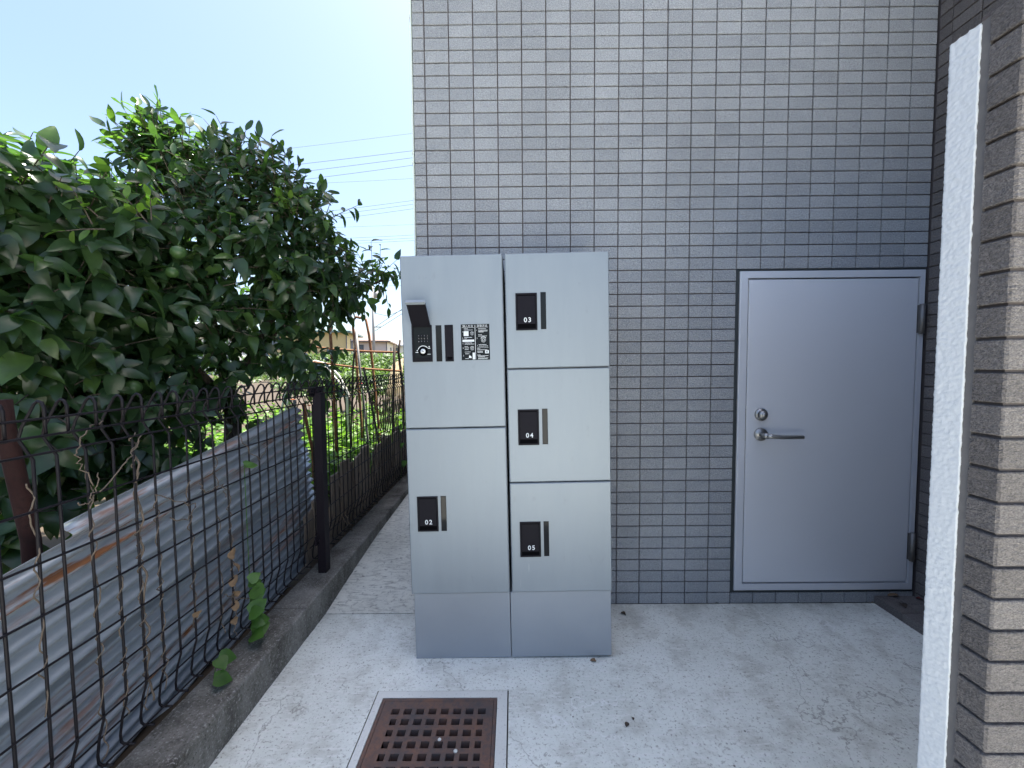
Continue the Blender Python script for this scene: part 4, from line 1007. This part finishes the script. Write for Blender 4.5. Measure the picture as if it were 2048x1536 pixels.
# ------------------------------------------------------------------ houses, pole and cables beyond the garden
M['yellow_wall'] = plain('yellow_render', (.66, .52, .26), .85, 0, .08, .5)
M['pink_wall'] = plain('pale_pink_render', (.62, .55, .52), .85, 0, .08, .5)
M['white_wall'] = plain('white_render', (.68, .69, .70), .85, 0, .06, .5)
M['teal_roof'] = plain('teal_metal_roof', (.15, .22, .22), .5, .1, .1, 1)
M['brown_roof'] = plain('brown_tile_roof', (.20, .15, .13), .8, 0, .2, 2)
M['grey_roof'] = plain('grey_tile_roof', (.34, .36, .40), .7, 0, .2, 2)
M['win'] = plain('house_window', (.10, .13, .17), .08, 0, .2, 1, spec=.8)
M['wframe'] = plain('window_frame', (.10, .10, .11), .5)
def house(label, cx, cy, w, d, h, rh, rot, wallm, roofm, wins, ov=.6):
    o = tag(empty('house', (cx, cy, -.35)), label, 'house', 'houses beyond the garden'); o.rotation_euler = (0, 0, rot)
    b = MB(); b.box(-w/2, w/2, -d/2, d/2, 0, h); wall_ = b.build('wall', wallm, o)
    b = MB(); W2, D2 = w/2+ov, d/2+ov; rl = max(.1, W2 - D2)
    b.add([(-W2,-D2,h),(W2,-D2,h),(W2,D2,h),(-W2,D2,h),(-rl,0,h+rh),(rl,0,h+rh)], [(0,1,5,4),(1,2,5),(2,3,4,5),(3,0,4)])
    b.box(-W2, W2, -D2, D2, h-.22, h-.004); rf = b.build('roof', roofm, o)
    for (face, u, z, ww, hh) in wins:
        b = MB()
        if face == 'f':
            b.box(u-ww/2-.07, u+ww/2+.07, -d/2-.05, -d/2+.02, z-hh/2-.07, z+hh/2+.07); f = b.build('window', M['wframe'], o)
            b = MB(); b.box(u-ww/2, u-.03, -d/2-.07, -d/2-.045, z-hh/2, z+hh/2); b.build('pane', M['win'], f)
            b = MB(); b.box(u+.03, u+ww/2, -d/2-.07, -d/2-.045, z-hh/2, z+hh/2); b.build('pane', M['win'], f)
        else:
            b.box(w/2-.02, w/2+.05, u-ww/2-.07, u+ww/2+.07, z-hh/2-.07, z+hh/2+.07); f = b.build('window', M['wframe'], o)
            b = MB(); b.box(w/2+.045, w/2+.07, u-ww/2, u-.03, z-hh/2, z+hh/2); b.build('pane', M['win'], f)
            b = MB(); b.box(w/2+.045, w/2+.07, u+.03, u+ww/2, z-hh/2, z+hh/2); b.build('pane', M['win'], f)
    for (u, v_) in ((w/2-.02, -d/2-.06), (-w/2+.02, -d/2-.06)):
        b = MB(); b.tube([(u, v_, 0), (u, v_, h-.2)], .06, 6); b.build('downpipe', M['wframe'], o)
    return o
# near corner of the yellow house stands where its downpipe shows
def hp_(px, dp): p = P3(px, 700, dp); return float(p[0]), float(p[1])
x, y = hp_(694, 48)
def corner_house(label, px, dp, w, d, rot, *a, **k):
    x, y = hp_(px, dp); c, s_ = math.cos(rot), math.sin(rot); lx, ly = -w/2, d/2
    return house(label, x + c*lx - s_*ly, y + s_*lx + c*ly, w, d, a[0], a[1], rot, *a[2:], **k)
corner_house('yellow rendered two storey house with teal hipped roof beyond the garden', 694, 48, 11, 8, R_(12), 5.75, 1.9, M['yellow_wall'], M['teal_roof'], [('f', -2.6, 4.1, 1.6, 1.2), ('f', -5.0, 4.1, .8, 1.2), ('r', -1.0, 3.9, 1.5, 1.9), ('f', -2.6, 1.6, 1.8, 1.9)])
corner_house('pale pink house with a brown tiled roof right of the yellow one', 774, 62, 13, 9, R_(10), 5.4, 2.2, M['pink_wall'], M['brown_roof'], [('f', 2.4, 3.9, 1.0, 1.6), ('f', -3, 3.9, 1.6, 1.1), ('r', 0, 3.9, 1.4, 1.1)])
corner_house('white house with a pale grey roof, glimpsed at the locker edge', 822, 72, 12, 9, R_(8), 5.2, 2.0, M['white_wall'], M['grey_roof'], [('f', 2.6, 3.9, 2.0, 1.5), ('f', -2.6, 3.9, 1.2, 1.5)])
corner_house('grey roofed house hidden mostly behind the tree on the left', 470, 52, 12, 9, R_(15), 5.6, 2.2, M['white_wall'], M['grey_roof'], [('f', 2, 4.0, 1.6, 1.2), ('f', -2.6, 4.0, 1.6, 1.2)])
corner_house('brown roofed house far left behind the tree', 200, 44, 12, 9, R_(20), 5.6, 2.2, M['pink_wall'], M['brown_roof'], [('f', 2, 4.0, 1.6, 1.2), ('f', -2.6, 4.0, 1.6, 1.2)])
# far tree line in front of the houses
for k, px in enumerate((520, 585, 640, 690, 735, 775, 815)):
    foliage_thing('hedge_bush', ('far bush left of the yellow house', 'far bush at the yellow house\'s left end', 'far bush under the yellow house wall', 'far bush below the yellow house corner', 'far bush between yellow and pink houses', 'far bush below the pink house', 'far bush at the locker edge')[k], 'bush', P3(px, 730, 26), (1.3, .8, .70), 110, .30, M['shrub'], -1, 'bushes in front of the houses', tl=(.15, .4))
foliage_thing('hedge_bush', 'dense bush closing the far end of the passage', 'bush', (-.6, 13.5, .7), (1.6, .6, .7), 260, .12, M['shrub'], -1, 'bushes in front of the houses')
up = tag(empty('utility_pole', (float(P3(748, 700, 45)[0]), float(P3(748, 700, 45)[1]), -.35)), 'grey concrete utility pole in front of the pink house', 'pole')
b = MB(); b.tube([(0,0,0),(0,0,11.6)], [.17,.11], 12); b.build('shaft', M['utility'], up)
for z in (11.2, 10.3, 5.9):
    b = MB(); b.box(-.9 if z > 6 else 0, .9, -.05, .05, z-.05, z+.05); b.build('crossarm', M['utility'], up)
b = MB(); b.cyl((.45,-.15,9.2), (0,0,1), .25, .8, 12); b.build('transformer', M['utility'], up)
def cable(x0, y0, x1, y1, label, dp=32, r=.012, sag=.25):
    A = Vector(P3(x0, y0, dp)); B = Vector(P3(x1, y1, dp)); dv = (B - A)
    A2 = A - dv*1.6; B2 = B + dv*1.6; pts = []
    for k in range(25):
        f = k/24; p = A2.lerp(B2, f); g = 4*f*(1-f) - .94; pts.append(p + Vector((0, 0, -sag*g)))
    o0 = pts[0].copy(); b = MB(); b.tube([p-o0 for p in pts], r, 5); o = b.build('power_cable', M['cable']); o.location = o0
    tag(o, label, 'cable', 'power cables across the sky')
ordn = ['topmost thin power cable across the sky', 'upper power cable of the top group of three', 'middle power cable of the top group of three', 'lower power cable of the top group of three', 'thin single power cable below the top group', 'upper power cable of the second group of three', 'middle power cable of the second group of three', 'lower power cable of the second group of three', 'thin single power cable between second and third groups', 'upper power cable of the third group of three', 'middle power cable of the third group of three', 'lower power cable of the third group of three', 'power cable just above the overhanging branch tip', 'power cable crossing behind the overhanging branch tip', 'lowest power cable, above the utility pole wires']
for k, q in enumerate(((517,304,823,267,.008),(560,333,825,301.5,.013),(607,343,825,315.5,.013),(625,357,825,330.5,.013),(648,366,825,357,.008),(653,423,825,401,.011),(654,431,826,408.5,.011),(658,440,826,417.5,.011),(658,455,826,449,.007),(655,478,827,470,.010),(655,484,827,476,.010),(655,489,827,481,.010),(690,540,800,535,.009),(690,557,800,553,.009),(690,572,800,571,.010))):
    cable(*q[:4], ordn[k], r=q[4]*1.1)
def wire(pts, label):
    pts = [Vector(p) for p in pts]; o0 = pts[0].copy(); b = MB(); b.tube([p-o0 for p in pts], .028, 5); o = b.build('service_wire', M['cable']); o.location = o0; tag(o, label, 'cable', 'service wires from the utility pole')
wire(pp([(748,626),(775,632),(800,622),(900,560)], 45), 'slack service wire running right from the utility pole')
wire(pp([(749,655),(800,621),(900,556)], 45), 'upper stay wire rising right from the utility pole')
wire(pp([(750,662),(800,630),(900,566)], 45), 'lower stay wire rising right from the utility pole')

# ------------------------------------------------------------------ litter
def litter(px, py, z, L, mat, label, seed, parentz=0):
    p = atz(px, py, z); me = crumple(L, seed); me.materials.append(M[mat]); lo = min(v.co.z for v in me.vertices)
    o = obj('dry_leaf', me, None); o.location = (p.x, p.y, z - lo); o.rotation_euler = (0, 0, seed*1.3); tag(o, label, 'leaf', 'dry leaves on the ground')
litter(1186, 1322, 0, .022, 'dead', 'brown leaf tip sticking out under the locker\'s right end', 1)
litter(1254, 1450, 0, .017, 'dead_dark', 'dark curled leaf on the open concrete floor', 2); litter(1266, 1438, 0, .010, 'dead_dark', 'tiny dark leaf scrap just behind the curled one on the floor', 12)
litter(1247, 1228, 0, .024, 'dead_dark', 'dark leaf scrap on the floor by the tiled wall', 3)
litter(1433, 1206, 0, .025, 'dead_dark', 'dark leaf against the wall left of the door', 4)
litter(1738, 1203, 0, .030, 'dead', 'dry leaf at the corner of the brown tile ledge', 5)
litter(1786, 1192, .034, .045, 'dead', 'long tan leaf lying on the brown tile ledge', 6)
litter(1806, 1212, .034, .035, 'dead_dark', 'dark twig like leaf on the brown tile ledge', 7)
litter(1842, 1200, .034, .030, 'dead_red', 'dark red leaf on the brown tile ledge', 8)
for (px, py, s_) in ((879,1479,.008),(911,1502,.009)):
    p = atz(px, py, .002); b = MB(); b.cyl((0,0,0), (0,0,1), s_*.7, .002, 7, s_*.5); o = b.build('pale_fleck', M['apron']); o.location = (p.x, p.y, .002); tag(o, 'round pale fleck on the drain grate' if s_ < .0085 else 'pointed pale fleck on the drain grate', 'fleck')
